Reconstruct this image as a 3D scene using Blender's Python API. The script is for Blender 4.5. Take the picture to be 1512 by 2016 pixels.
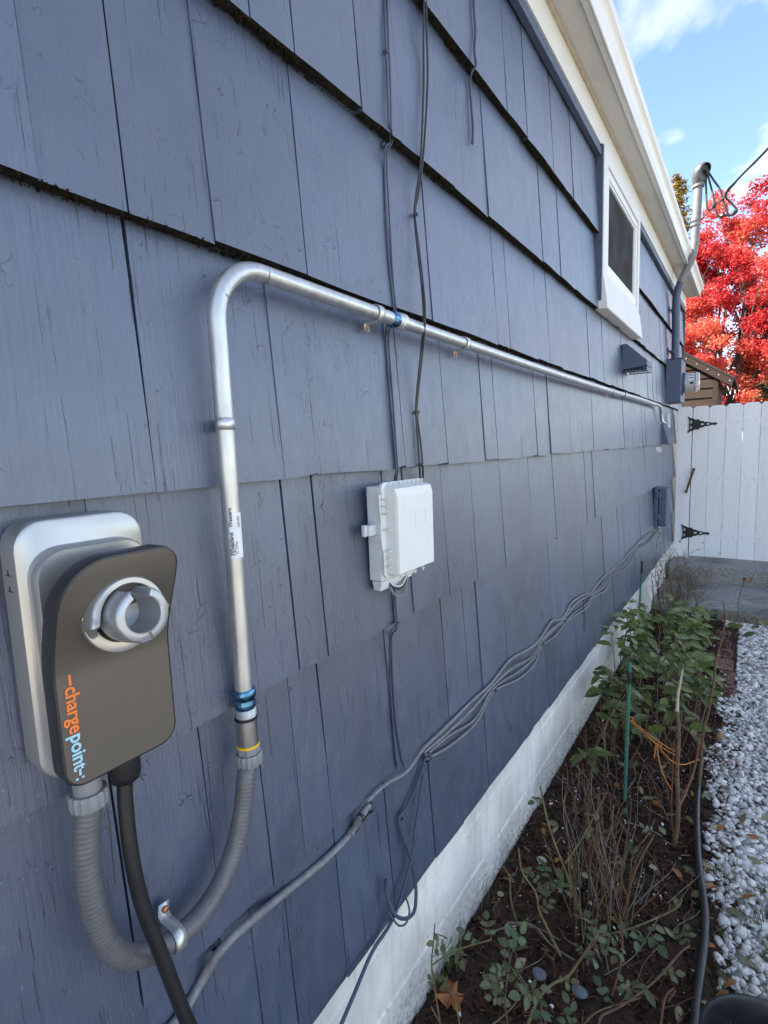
import bpy, math, random
import numpy as np
from mathutils import Vector, Matrix
random.seed(7); rng = np.random.default_rng(7)
for o in list(bpy.data.objects): bpy.data.objects.remove(o)
S = bpy.context.scene
COL = S.collection
PI = math.pi

# ------------------------------------------------------------------ camera
D, H = 0.64, 1.46                       # distance to the wall, eye height
FPX, YAW, PIT, ROL = 1008.0, math.radians(35.7), math.radians(6.87), math.radians(-2.14)
C = Vector((D, 0, H))
FW = Vector((-math.sin(YAW)*math.cos(PIT), math.cos(YAW)*math.cos(PIT), -math.sin(PIT)))
_r = FW.cross(Vector((0, 0, 1))).normalized(); _u = _r.cross(FW)
RX = _r*math.cos(ROL) + _u*math.sin(ROL); UP = -_r*math.sin(ROL) + _u*math.cos(ROL)
cd = bpy.data.cameras.new('camera'); cam = bpy.data.objects.new('camera', cd); COL.objects.link(cam)
M3 = Matrix((RX, UP, -FW)).transposed()
cam.matrix_world = Matrix.Translation(C) @ M3.to_4x4()
cd.sensor_fit = 'HORIZONTAL'; cd.sensor_width = 36; cd.lens = 36*FPX/1512
cd.clip_start = 0.02; cd.clip_end = 2000
S.camera = cam

# ------------------------------------------------------------------ sky, sun, exposure
SUN = Vector((-0.80, -0.42, 0)).normalized(); ELEV = math.radians(42)
sdir = Vector((SUN.x*math.cos(ELEV), SUN.y*math.cos(ELEV), math.sin(ELEV)))
w = bpy.data.worlds.new('World'); S.world = w; w.use_nodes = True
nt = w.node_tree; nt.nodes.clear()
def N(t, typ, **k):
    n = t.nodes.new(typ)
    for a, b in k.items(): setattr(n, a, b)
    return n
out = N(nt, 'ShaderNodeOutputWorld'); bg = N(nt, 'ShaderNodeBackground'); bg.inputs[1].default_value = 0.125
sky = N(nt, 'ShaderNodeTexSky', sky_type='NISHITA', sun_disc=False, sun_elevation=ELEV,
        sun_rotation=math.atan2(SUN.x, SUN.y), air_density=0.95, dust_density=0.3, ozone_density=1.6)
tc = N(nt, 'ShaderNodeTexCoord'); sep = N(nt, 'ShaderNodeSeparateXYZ'); nt.links.new(tc.outputs['Generated'], sep.inputs[0])
add = N(nt, 'ShaderNodeMath', operation='ADD'); add.inputs[1].default_value = 0.22; nt.links.new(sep.outputs[2], add.inputs[0])
mx = N(nt, 'ShaderNodeMath', operation='MAXIMUM'); mx.inputs[1].default_value = 0.05; nt.links.new(add.outputs[0], mx.inputs[0])
dx = N(nt, 'ShaderNodeMath', operation='DIVIDE'); dy = N(nt, 'ShaderNodeMath', operation='DIVIDE')
nt.links.new(sep.outputs[0], dx.inputs[0]); nt.links.new(mx.outputs[0], dx.inputs[1])
nt.links.new(sep.outputs[1], dy.inputs[0]); nt.links.new(mx.outputs[0], dy.inputs[1])
cmb = N(nt, 'ShaderNodeCombineXYZ'); nt.links.new(dx.outputs[0], cmb.inputs[0]); nt.links.new(dy.outputs[0], cmb.inputs[1])
mp = N(nt, 'ShaderNodeMapping'); mp.inputs['Scale'].default_value = (1.0, 1.35, 1); mp.inputs['Location'].default_value = (8.6, 1.78, 0.9)
nt.links.new(cmb.outputs[0], mp.inputs[0])
cn = N(nt, 'ShaderNodeTexNoise'); cn.inputs['Scale'].default_value = 1.05; cn.inputs['Detail'].default_value = 7; cn.inputs['Roughness'].default_value = 0.52; cn.inputs['Distortion'].default_value = 0.9
nt.links.new(mp.outputs[0], cn.inputs['Vector'])
cr = N(nt, 'ShaderNodeValToRGB'); cr.color_ramp.elements[0].position = 0.468; cr.color_ramp.elements[1].position = 0.72
nt.links.new(cn.outputs[0], cr.inputs[0])
cm = N(nt, 'ShaderNodeMix', data_type='RGBA'); cm.inputs['B'].default_value = (7.0, 6.25, 5.4, 1)
cf = N(nt, 'ShaderNodeMath', operation='MULTIPLY'); cf.inputs[1].default_value = 0.92
nt.links.new(cr.outputs[0], cf.inputs[0]); nt.links.new(cf.outputs[0], cm.inputs['Factor'])
nt.links.new(sky.outputs[0], cm.inputs['A']); nt.links.new(cm.outputs['Result'], bg.inputs[0]); nt.links.new(bg.outputs[0], out.inputs[0])
ld = bpy.data.lights.new('sun', 'SUN'); ld.energy = 5.0; ld.angle = math.radians(0.5); ld.color = (1, 0.91, 0.78)
sun = bpy.data.objects.new('sun', ld); COL.objects.link(sun); sun.rotation_euler = sdir.to_track_quat('Z', 'Y').to_euler()
S.view_settings.view_transform = 'Standard'; S.view_settings.look = 'None'; S.view_settings.gamma = 1
S.view_settings.use_curve_mapping = False
S.view_settings.exposure = 1.75
S.cycles.max_bounces = 6; S.cycles.diffuse_bounces = 3; S.cycles.glossy_bounces = 3; S.cycles.transmission_bounces = 3

# ------------------------------------------------------------------ picture -> place
def ray(px, py): return FW*FPX + RX*(px-756) - UP*(py-1008)
def W(px, py, x=0.0):                    # on a plane parallel to the wall
    d = ray(px, py); return C + d*((x-D)/d.x)
def G(px, py, z=0.0):                    # on the ground or at a height over it
    d = ray(px, py); return C + d*((z-H)/d.z)
def YP(px, py, y):                       # at a distance along the wall
    d = ray(px, py); return C + d*(y/d.y)

# ------------------------------------------------------------------ materials
MATS = {}
def mat(name):
    m = bpy.data.materials.new(name); m.use_nodes = True; MATS[name] = m
    t = m.node_tree; return m, t, t.nodes['Principled BSDF']
def pos(t, scale=(1, 1, 1), loc=(0, 0, 0)):
    g = N(t, 'ShaderNodeNewGeometry'); q = N(t, 'ShaderNodeMapping'); q.inputs['Scale'].default_value = scale; q.inputs['Location'].default_value = loc
    t.links.new(g.outputs['Position'], q.inputs[0]); return q.outputs[0]
def noise(t, vec, scale, detail=4, rough=0.55, dist=0.0):
    n = N(t, 'ShaderNodeTexNoise'); n.inputs['Scale'].default_value = scale; n.inputs['Detail'].default_value = detail
    n.inputs['Roughness'].default_value = rough; n.inputs['Distortion'].default_value = dist
    if vec is not None: t.links.new(vec, n.inputs['Vector'])
    return n.outputs[0]
def ramp(t, fac, stops):
    r = N(t, 'ShaderNodeValToRGB'); e = r.color_ramp.elements
    while len(e) < len(stops): e.new(0.5)
    for i, (p, c) in enumerate(stops):
        e[i].position = p; e[i].color = (c, c, c, 1) if not isinstance(c, tuple) else (*c, 1)
    t.links.new(fac, r.inputs[0]); return r.outputs[0]
def mixc(t, fac, a, b, mode='MIX'):
    n = N(t, 'ShaderNodeMix', data_type='RGBA', blend_type=mode)
    for v, k in ((fac, 'Factor'), (a, 'A'), (b, 'B')):
        s = n.inputs[k] if k != 'Factor' else n.inputs[0]
        if isinstance(v, (int, float)): s.default_value = v
        elif isinstance(v, tuple): s.default_value = (*v, 1)
        else: t.links.new(v, s)
    return n.outputs['Result']
def mathn(t, op, a, b=0.0):
    n = N(t, 'ShaderNodeMath', operation=op)
    for i, v in enumerate((a, b)):
        if isinstance(v, (int, float)): n.inputs[i].default_value = v
        else: t.links.new(v, n.inputs[i])
    return n.outputs[0]
def bump(t, b, h, strength=0.3, dist=0.002):
    n = N(t, 'ShaderNodeBump'); n.inputs['Strength'].default_value = strength; n.inputs['Distance'].default_value = dist
    t.links.new(h, n.inputs['Height']); t.links.new(n.outputs[0], b.inputs['Normal']); t.links.new(n.outputs[0], b.inputs['Coat Normal'])
def simple(name, col, rough=0.5, metal=0.0, nscale=40, var=0.12, bstr=0.15, bdist=0.0006, stretch=(1, 1, 1), **kw):
    m, t, b = mat(name); v = pos(t, stretch); n = noise(t, v, nscale, 5)
    lo = tuple(c*(1-var) for c in col); hi = tuple(min(1, c*(1+var)) for c in col)
    t.links.new(ramp(t, n, [(0.3, lo), (0.7, hi)]), b.inputs['Base Color'])
    b.inputs['Metallic'].default_value = metal
    t.links.new(ramp(t, noise(t, v, nscale*0.6, 3), [(0.3, max(0, rough-0.07)), (0.7, min(1, rough+0.07))]), b.inputs['Roughness'])
    if bstr: bump(t, b, n, bstr, bdist)
    for k, q in kw.items(): b.inputs[k].default_value = q
    return m

def paint_mat(name, col, gloss=0.40):
    """old semi-gloss paint on split cedar: grain, brush strokes, checks and craquelure"""
    m, t, b = mat(name)
    oi = N(t, 'ShaderNodeObjectInfo')
    grain = noise(t, pos(t, (1, 48, 1.6)), 5, 7, 0.68, 0.5)
    broad = noise(t, pos(t), 3.2, 4)
    blot = noise(t, pos(t, (1, 1, 0.6)), 26, 5, 0.6)
    # drying checks: thin, upright, broken
    chk = noise(t, pos(t, (1, 55, 1.6)), 3.6, 3, 0.5, 0.25)
    chkl = ramp(t, chk, [(0.325, 1.0), (0.345, 0.0)])
    gate = ramp(t, noise(t, pos(t, (1, 1, 1), (3, 1, 7)), 7.0, 3), [(0.43, 0.0), (0.52, 1.0)])
    chk2 = mathn(t, 'MULTIPLY', chkl, gate)
    # craquelure: short hooked hairlines
    warp = N(t, 'ShaderNodeTexNoise'); warp.inputs['Scale'].default_value = 22; t.links.new(pos(t), warp.inputs['Vector'])
    vm = N(t, 'ShaderNodeVectorMath', operation='MULTIPLY_ADD'); vm.inputs[1].default_value = (0.05, 0.05, 0.09)
    t.links.new(warp.outputs['Color'], vm.inputs[0]); t.links.new(pos(t, (1, 1.5, 0.8)), vm.inputs[2])
    vo = N(t, 'ShaderNodeTexVoronoi', feature='DISTANCE_TO_EDGE'); vo.inputs['Scale'].default_value = 38; t.links.new(vm.outputs[0], vo.inputs['Vector'])
    crk = ramp(t, vo.outputs[0], [(0.007, 1.0), (0.020, 0.0)])
    g2 = ramp(t, noise(t, pos(t, (1, 1, 1), (9, 4, 2)), 34, 3, 0.6), [(0.575, 0.0), (0.64, 0.9)])
    g3 = ramp(t, noise(t, pos(t, (1, 1, 1), (5, 4, 2)), 4.5, 2), [(0.44, 0.0), (0.60, 1.0)])
    crk2 = mathn(t, 'MULTIPLY', mathn(t, 'MULTIPLY', crk, g2), g3)
    # pale scuffs and bits of dried dirt, mostly low on the wall
    g = N(t, 'ShaderNodeNewGeometry'); sp = N(t, 'ShaderNodeSeparateXYZ'); t.links.new(g.outputs['Position'], sp.inputs[0])
    low = ramp(t, mathn(t, 'MULTIPLY', sp.outputs[2], 0.4), [(0.30, 1.0), (0.62, 0.12)])
    scf = ramp(t, noise(t, pos(t, (1, 1.5, 0.7)), 120, 2, 0.5, 1.6), [(0.70, 0.0), (0.75, 1.0)])
    scf2 = mathn(t, 'MULTIPLY', mathn(t, 'MULTIPLY', scf, low), ramp(t, broad, [(0.4, 0.0), (0.6, 1.0)]))
    lo = tuple(c*0.80 for c in col); hi = tuple(c*1.20 for c in col)
    c = ramp(t, broad, [(0.3, lo), (0.7, hi)])
    c = mixc(t, mathn(t, 'MULTIPLY', ramp(t, grain, [(0.35, 0.0), (0.72, 1.0)]), 0.30), c, tuple(min(1, x*1.45) for x in col))
    c = mixc(t, ramp(t, blot, [(0.5, 0.0), (0.8, 0.22)]), c, (0.15, 0.155, 0.165))
    rnd = ramp(t, oi.outputs['Random'], [(0.0, 0.88), (1.0, 1.12)])
    c = mixc(t, 1.0, c, rnd, 'MULTIPLY')
    c = mixc(t, mathn(t, 'MULTIPLY', scf2, 0.55), c, (0.45, 0.46, 0.46))
    c = mixc(t, mathn(t, 'MULTIPLY', chk2, 0.85), c, (0.014, 0.016, 0.022))
    c = mixc(t, mathn(t, 'MULTIPLY', crk2, 0.85), c, (0.014, 0.016, 0.022))
    t.links.new(c, b.inputs['Base Color'])
    t.links.new(ramp(t, blot, [(0.3, gloss-0.08), (0.7, gloss+0.10)]), b.inputs['Roughness'])
    b.inputs['Specular IOR Level'].default_value = 0.8; b.inputs['Coat Weight'].default_value = 0.8; b.inputs['Coat Roughness'].default_value = 0.36
    hgt = mathn(t, 'ADD', mathn(t, 'MULTIPLY', grain, 0.75), mathn(t, 'MULTIPLY', blot, 0.35))
    hgt = mathn(t, 'ADD', hgt, mathn(t, 'MULTIPLY', noise(t, pos(t), 160, 3), 0.16))
    hgt = mathn(t, 'SUBTRACT', hgt, mathn(t, 'MULTIPLY', mathn(t, 'MAXIMUM', chk2, crk2), 1.1))
    bump(t, b, hgt, 0.7, 0.0026)
    return m

BLUE = (0.056, 0.074, 0.124)
paint_mat('shingle_paint', BLUE)
simple('blue_paint', (0.070, 0.090, 0.150), 0.45, nscale=60, var=0.15)
simple('blue_cable', (0.046, 0.060, 0.098), 0.5, nscale=120)
simple('dark_gap', (0.045, 0.05, 0.065), 0.9)
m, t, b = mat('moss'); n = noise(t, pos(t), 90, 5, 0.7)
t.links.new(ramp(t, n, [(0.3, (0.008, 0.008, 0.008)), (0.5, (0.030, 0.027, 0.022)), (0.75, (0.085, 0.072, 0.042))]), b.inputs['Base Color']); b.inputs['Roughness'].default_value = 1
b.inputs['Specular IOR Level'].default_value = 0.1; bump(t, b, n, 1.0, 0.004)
def white_mat(name, col=(0.80, 0.80, 0.79), rough=0.5, dirt=0.25, stretch=(1, 8, 8)):
    m, t, b = mat(name); a = noise(t, pos(t), 4, 5); d = noise(t, pos(t, stretch), 6, 6, 0.65)
    c = mixc(t, ramp(t, d, [(0.5, 0.0), (0.8, dirt)]), col, tuple(x*0.55 for x in col))
    c = mixc(t, ramp(t, a, [(0.4, 0.0), (0.75, dirt*0.7)]), c, (col[0]*0.72, col[1]*0.70, col[2]*0.64))
    t.links.new(c, b.inputs['Base Color']); b.inputs['Roughness'].default_value = rough
    bump(t, b, noise(t, pos(t, (1, 1, 1)), 130, 3), 0.12, 0.001); return m
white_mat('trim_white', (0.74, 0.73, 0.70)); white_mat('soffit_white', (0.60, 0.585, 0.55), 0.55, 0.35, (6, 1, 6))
white_mat('gutter_white', (0.76, 0.74, 0.70), 0.32, 0.25, (1, 3, 1)); white_mat('vinyl_white', (0.80, 0.80, 0.80), 0.35, 0.12)
white_mat('box_white', (0.74, 0.745, 0.72), 0.42, 0.16); white_mat('box_grey', (0.62, 0.65, 0.66), 0.45, 0.2)
m, t, b = mat('fence_white')
d = noise(t, pos(t, (14, 1, 0.9)), 5, 6, 0.62, 0.3); oi = N(t, 'ShaderNodeObjectInfo')
c = mixc(t, ramp(t, d, [(0.45, 0.0), (0.85, 0.45)]), (0.88, 0.88, 0.88), (0.60, 0.60, 0.61))
wear = mathn(t, 'MULTIPLY', ramp(t, noise(t, pos(t, (40, 1, 5)), 4, 5, 0.7, 0.8), [(0.64, 0.0), (0.70, 1.0)]), ramp(t, noise(t, pos(t), 2.2, 2), [(0.45, 0.0), (0.65, 1.0)]))
c = mixc(t, mathn(t, 'MULTIPLY', wear, 0.7), c, (0.30, 0.28, 0.26)); c = mixc(t, 1.0, c, ramp(t, oi.outputs['Random'], [(0, 0.9), (1, 1.0)]), 'MULTIPLY')
t.links.new(c, b.inputs['Base Color']); b.inputs['Roughness'].default_value = 0.6; bump(t, b, d, 0.35, 0.002)
m, t, b = mat('foundation')
v = pos(t); a = noise(t, v, 5, 6, 0.6); st = noise(t, pos(t, (1, 7, 1.0)), 5, 6, 0.65, 0.6); fine = noise(t, v, 75, 5, 0.65)
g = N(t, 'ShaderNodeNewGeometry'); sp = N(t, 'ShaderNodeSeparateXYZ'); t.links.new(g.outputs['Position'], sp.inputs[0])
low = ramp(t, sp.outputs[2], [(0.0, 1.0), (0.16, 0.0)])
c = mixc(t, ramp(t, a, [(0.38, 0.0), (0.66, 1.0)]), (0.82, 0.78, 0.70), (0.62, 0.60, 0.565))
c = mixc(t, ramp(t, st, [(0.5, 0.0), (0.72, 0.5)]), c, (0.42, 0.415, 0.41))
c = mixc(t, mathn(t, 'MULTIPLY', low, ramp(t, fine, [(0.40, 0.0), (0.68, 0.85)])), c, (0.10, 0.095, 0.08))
c = mixc(t, ramp(t, fine, [(0.62, 0.0), (0.72, 0.55)]), c, (0.20, 0.19, 0.18))
t.links.new(c, b.inputs['Base Color']); b.inputs['Roughness'].default_value = 0.85
bump(t, b, mathn(t, 'ADD', fine, mathn(t, 'MULTIPLY', a, 0.6)), 0.6, 0.004)
m, t, b = mat('concrete')
fine = noise(t, pos(t), 55, 6, 0.7); a = noise(t, pos(t), 3.0, 5)
c = mixc(t, ramp(t, fine, [(0.35, 0.0), (0.7, 1.0)]), (0.15, 0.145, 0.132), (0.42, 0.41, 0.38)); c = mixc(t, ramp(t, a, [(0.45, 0.0), (0.7, 0.7)]), c, (0.075, 0.078, 0.06))
t.links.new(c, b.inputs['Base Color']); b.inputs['Roughness'].default_value = 0.9; bump(t, b, fine, 0.7, 0.005)
m, t, b = mat('soil')
n = noise(t, pos(t), 60, 7, 0.75); a = noise(t, pos(t), 6, 4)
c = mixc(t, ramp(t, n, [(0.35, 0.0), (0.72, 1.0)]), (0.022, 0.015, 0.012), (0.115, 0.072, 0.050)); c = mixc(t, ramp(t, a, [(0.45, 0), (0.7, 0.5)]), c, (0.065, 0.036, 0.024))
t.links.new(c, b.inputs['Base Color']); b.inputs['Roughness'].default_value = 0.95; b.inputs['Specular IOR Level'].default_value = 0.2; bump(t, b, n, 1.0, 0.006)
def attr_mat(name, stops, rough=0.8, spec=0.3, transl=0.0, bumpscale=0):
    m, t, b = mat(name); at = N(t, 'ShaderNodeAttribute', attribute_name='shade')
    f = at.outputs['Fac']
    if bumpscale:
        n = noise(t, pos(t), bumpscale, 5, 0.6); f = mathn(t, 'ADD', f, mathn(t, 'MULTIPLY', mathn(t, 'SUBTRACT', n, 0.5), 0.35)); bump(t, b, n, 0.4, 0.002)
    c = ramp(t, f, stops); t.links.new(c, b.inputs['Base Color']); b.inputs['Roughness'].default_value = rough; b.inputs['Specular IOR Level'].default_value = spec
    if transl:
        tr = N(t, 'ShaderNodeBsdfTranslucent'); t.links.new(c, tr.inputs[0]); ms = N(t, 'ShaderNodeMixShader'); ms.inputs[0].default_value = transl
        o = [x for x in t.nodes if x.type == 'OUTPUT_MATERIAL'][0]
        t.links.new(b.outputs[0], ms.inputs[1]); t.links.new(tr.outputs[0], ms.inputs[2]); t.links.new(ms.outputs[0], o.inputs[0])
    return m
attr_mat('gravel', [(0.0, (0.09, 0.085, 0.08)), (0.2, (0.26, 0.25, 0.235)), (0.45, (0.48, 0.455, 0.42)), (0.75, (0.72, 0.685, 0.63)), (1.0, (0.84, 0.80, 0.73))], 0.75, 0.3, 0, 90)
attr_mat('soil_bits', [(0.0, (0.010, 0.008, 0.007)), (0.5, (0.040, 0.025, 0.018)), (0.8, (0.090, 0.050, 0.033)), (1.0, (0.17, 0.095, 0.058))], 0.95, 0.15)
attr_mat('litter_bits', [(0.0, (0.06, 0.026, 0.014)), (0.4, (0.13, 0.060, 0.034)), (0.75, (0.22, 0.125, 0.07)), (1.0, (0.42, 0.31, 0.19))], 0.85, 0.2)
attr_mat('maple_leaves', [(0.0, (0.30, 0.013, 0.022)), (0.35, (0.66, 0.050, 0.058)), (0.65, (0.76, 0.115, 0.110)), (0.87, (0.76, 0.23, 0.11)), (1.0, (0.72, 0.40, 0.18))], 0.5, 0.4, 0.45)
attr_mat('conifer_needles', [(0.0, (0.05, 0.06, 0.015)), (0.5, (0.30, 0.22, 0.045)), (1.0, (0.58, 0.40, 0.09))], 0.8, 0.2, 0.3)
attr_mat('dark_needles', [(0.0, (0.008, 0.016, 0.006)), (0.5, (0.02, 0.035, 0.012)), (1.0, (0.05, 0.06, 0.02))], 0.7, 0.3, 0.15)
attr_mat('grass', [(0.0, (0.05, 0.075, 0.02)), (0.5, (0.10, 0.14, 0.045)), (1.0, (0.30, 0.27, 0.13))], 0.7, 0.3, 0.25)
def leaf_mat(name, a, b2, edge=None, rough=0.38, transl=0.2):
    m, t, b = mat(name); oi = N(t, 'ShaderNodeObjectInfo'); at = N(t, 'ShaderNodeAttribute', attribute_name='rim')
    c = mixc(t, oi.outputs['Random'], a, b2); c = mixc(t, ramp(t, noise(t, pos(t), 90, 3), [(0.35, 0.0), (0.8, 0.4)]), c, tuple(x*0.5 for x in a))
    if edge: c = mixc(t, mathn(t, 'MULTIPLY', ramp(t, at.outputs['Fac'], [(0.45, 0), (1, 1)]), oi.outputs['Random']), c, edge)
    c = mixc(t, ramp(t, at.outputs['Fac'], [(0.0, 0.35), (0.10, 0.0)]), c, tuple(min(1, x*2.0) for x in b2))
    t.links.new(c, b.inputs['Base Color']); b.inputs['Roughness'].default_value = rough
    tr = N(t, 'ShaderNodeBsdfTranslucent'); t.links.new(c, tr.inputs[0]); ms = N(t, 'ShaderNodeMixShader'); ms.inputs[0].default_value = transl
    o = [x for x in t.nodes if x.type == 'OUTPUT_MATERIAL'][0]
    t.links.new(b.outputs[0], ms.inputs[1]); t.links.new(tr.outputs[0], ms.inputs[2]); t.links.new(ms.outputs[0], o.inputs[0]); return m
leaf_mat('shrub_leaf', (0.042, 0.074, 0.018), (0.145, 0.180, 0.042), (0.17, 0.16, 0.03), 0.32)
leaf_mat('rose_leaf', (0.058, 0.095, 0.036), (0.125, 0.165, 0.060), (0.16, 0.06, 0.05), 0.42)
leaf_mat('fallen_pale', (0.22, 0.23, 0.11), (0.42, 0.38, 0.22), (0.25, 0.15, 0.07), 0.6)
leaf_mat('fallen_olive', (0.10, 0.12, 0.05), (0.22, 0.20, 0.09), (0.16, 0.08, 0.03), 0.6)
leaf_mat('fallen_orange', (0.36, 0.13, 0.03), (0.42, 0.20, 0.06), (0.20, 0.07, 0.025), 0.6)
simple('maple_brown', (0.30, 0.105, 0.030), 0.6, nscale=50, var=0.4, bstr=0.5, bdist=0.002)
simple('dry_flower', (0.26, 0.13, 0.055), 0.8, nscale=70, var=0.4)
simple('bark_green', (0.15, 0.125, 0.045), 0.7, nscale=60, var=0.35, bstr=0.4, bdist=0.001)
simple('bark_brown', (0.13, 0.078, 0.042), 0.8, nscale=60, var=0.4, bstr=0.6, bdist=0.002)
simple('bark_red', (0.17, 0.065, 0.032), 0.7, nscale=60, var=0.3)
simple('bark_grey', (0.17, 0.145, 0.115), 0.85, nscale=50, var=0.4, bstr=0.6, bdist=0.002)
simple('bare_wood', (0.46, 0.40, 0.31), 0.8, nscale=60, var=0.2)
simple('trunk', (0.07, 0.055, 0.045), 0.9, nscale=10, var=0.4, bstr=0.8, bdist=0.02)
simple('stake_green', (0.045, 0.17, 0.125), 0.45, nscale=80, var=0.25)
simple('rubber_black', (0.012, 0.012, 0.013), 0.42, nscale=80, var=0.2)
simple('poly_black', (0.020, 0.020, 0.022), 0.38, nscale=30, var=0.4, bstr=0.3, bdist=0.001)
simple('iron_black', (0.008, 0.008, 0.009), 0.5, nscale=80)
simple('rust', (0.10, 0.06, 0.04), 0.8, nscale=60, var=0.4)
simple('string_orange', (0.62, 0.20, 0.03), 0.7, nscale=120)
simple('brick_red', (0.20, 0.10, 0.075), 0.9, nscale=45, var=0.35, bstr=0.7, bdist=0.004)
simple('pebble_grey', (0.14, 0.155, 0.18), 0.6, nscale=40, var=0.25); simple('pebble_tan', (0.38, 0.29, 0.21), 0.65, nscale=40, var=0.25)
simple('perlite', (0.80, 0.80, 0.78), 0.8)
simple('galvanised', (0.56, 0.565, 0.565), 0.39, 0.85, nscale=70, var=0.14, bstr=0.12, stretch=(1, 1, 0.25))
simple('zinc', (0.66, 0.66, 0.65), 0.40, 0.85, nscale=90, var=0.15)
simple('steel_dull', (0.42, 0.415, 0.40), 0.34, 1.0, nscale=90, var=0.25, stretch=(1, 1, 0.3))
simple('zinc_blue', (0.10, 0.24, 0.40), 0.22, 1.0, nscale=60, var=0.4)
simple('mast_grey', (0.20, 0.20, 0.205), 0.55, 0.1, nscale=25, var=0.25)
simple('head_grey', (0.11, 0.11, 0.115), 0.5, 0.2, nscale=25, var=0.2)
simple('yellow_seal', (0.80, 0.48, 0.01), 0.4)
simple('pvc_grey', (0.235, 0.235, 0.250), 0.42, nscale=60, var=0.1)
simple('flex_grey', (0.115, 0.115, 0.124), 0.36, nscale=60, var=0.12)
simple('cable_grey', (0.185, 0.19, 0.195), 0.5, nscale=90, var=0.25)
simple('cable_black', (0.020, 0.022, 0.026), 0.45, nscale=90, var=0.25)
simple('silver_plastic', (0.47, 0.465, 0.455), 0.34, 0.75, nscale=14, var=0.03, bstr=0)
simple('holster_silver', (0.40, 0.41, 0.425), 0.32, 0.6, nscale=14, var=0.03, bstr=0)
simple('fascia_taupe', (0.118, 0.100, 0.082), 0.40, 0.25, nscale=14, var=0.03, bstr=0)
simple('fascia_edge', (0.030, 0.030, 0.034), 0.38, 0.2, nscale=14, var=0.03, bstr=0)
simple('black_plastic', (0.010, 0.010, 0.011), 0.4)
simple('logo_orange', (0.85, 0.20, 0.035), 0.5, var=0.02, bstr=0); simple('logo_blue', (0.36, 0.62, 0.74), 0.5, var=0.02, bstr=0)
simple('sticker_white', (0.78, 0.78, 0.80), 0.5, var=0.04, bstr=0); simple('ink', (0.02, 0.02, 0.025), 0.6, bstr=0); simple('ink_grey', (0.22, 0.22, 0.23), 0.6, bstr=0)
simple('meter_grey', (0.42, 0.44, 0.44), 0.35, nscale=60, var=0.08); simple('tag_purple', (0.07, 0.03, 0.24), 0.5)
simple('wood_brown', (0.042, 0.023, 0.015), 0.75, nscale=8, var=0.45, stretch=(1.2, 1, 12), bstr=0.5, bdist=0.004)
simple('roof_brown', (0.045, 0.033, 0.030), 0.9, nscale=40, var=0.3)
simple('roof_shingle', (0.06, 0.06, 0.065), 0.9, nscale=40, var=0.3)
simple('ground_earth', (0.10, 0.095, 0.07), 0.95, nscale=6, var=0.3)
simple('gravel_bed', (0.50, 0.455, 0.38), 0.95, nscale=70, var=0.5, bstr=1.0, bdist=0.006)  # base colour made pale and warm for its bounce onto the wall
simple('strip_bare', (0.50, 0.50, 0.50), 0.6, nscale=30, var=0.2); simple('copper', (0.45, 0.18, 0.08), 0.4, 0.8)
m, t, b = mat('window_screen'); b.inputs['Base Color'].default_value = (0.035, 0.037, 0.040, 1); b.inputs['Roughness'].default_value = 0.9; b.inputs['Specular IOR Level'].default_value = 0.15
wv = N(t, 'ShaderNodeTexNoise'); wv.inputs['Scale'].default_value = 5; t.links.new(pos(t), wv.inputs['Vector'])
t.links.new(ramp(t, wv.outputs[0], [(0.3, (0.022, 0.023, 0.025)), (0.7, (0.055, 0.056, 0.055))]), b.inputs['Base Color'])
m, t, b = mat('clear_cover'); b.inputs['Base Color'].default_value = (0.8, 0.82, 0.82, 1); b.inputs['Roughness'].default_value = 0.08; b.inputs['Transmission Weight'].default_value = 0.55; b.inputs['IOR'].default_value = 1.2

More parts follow.
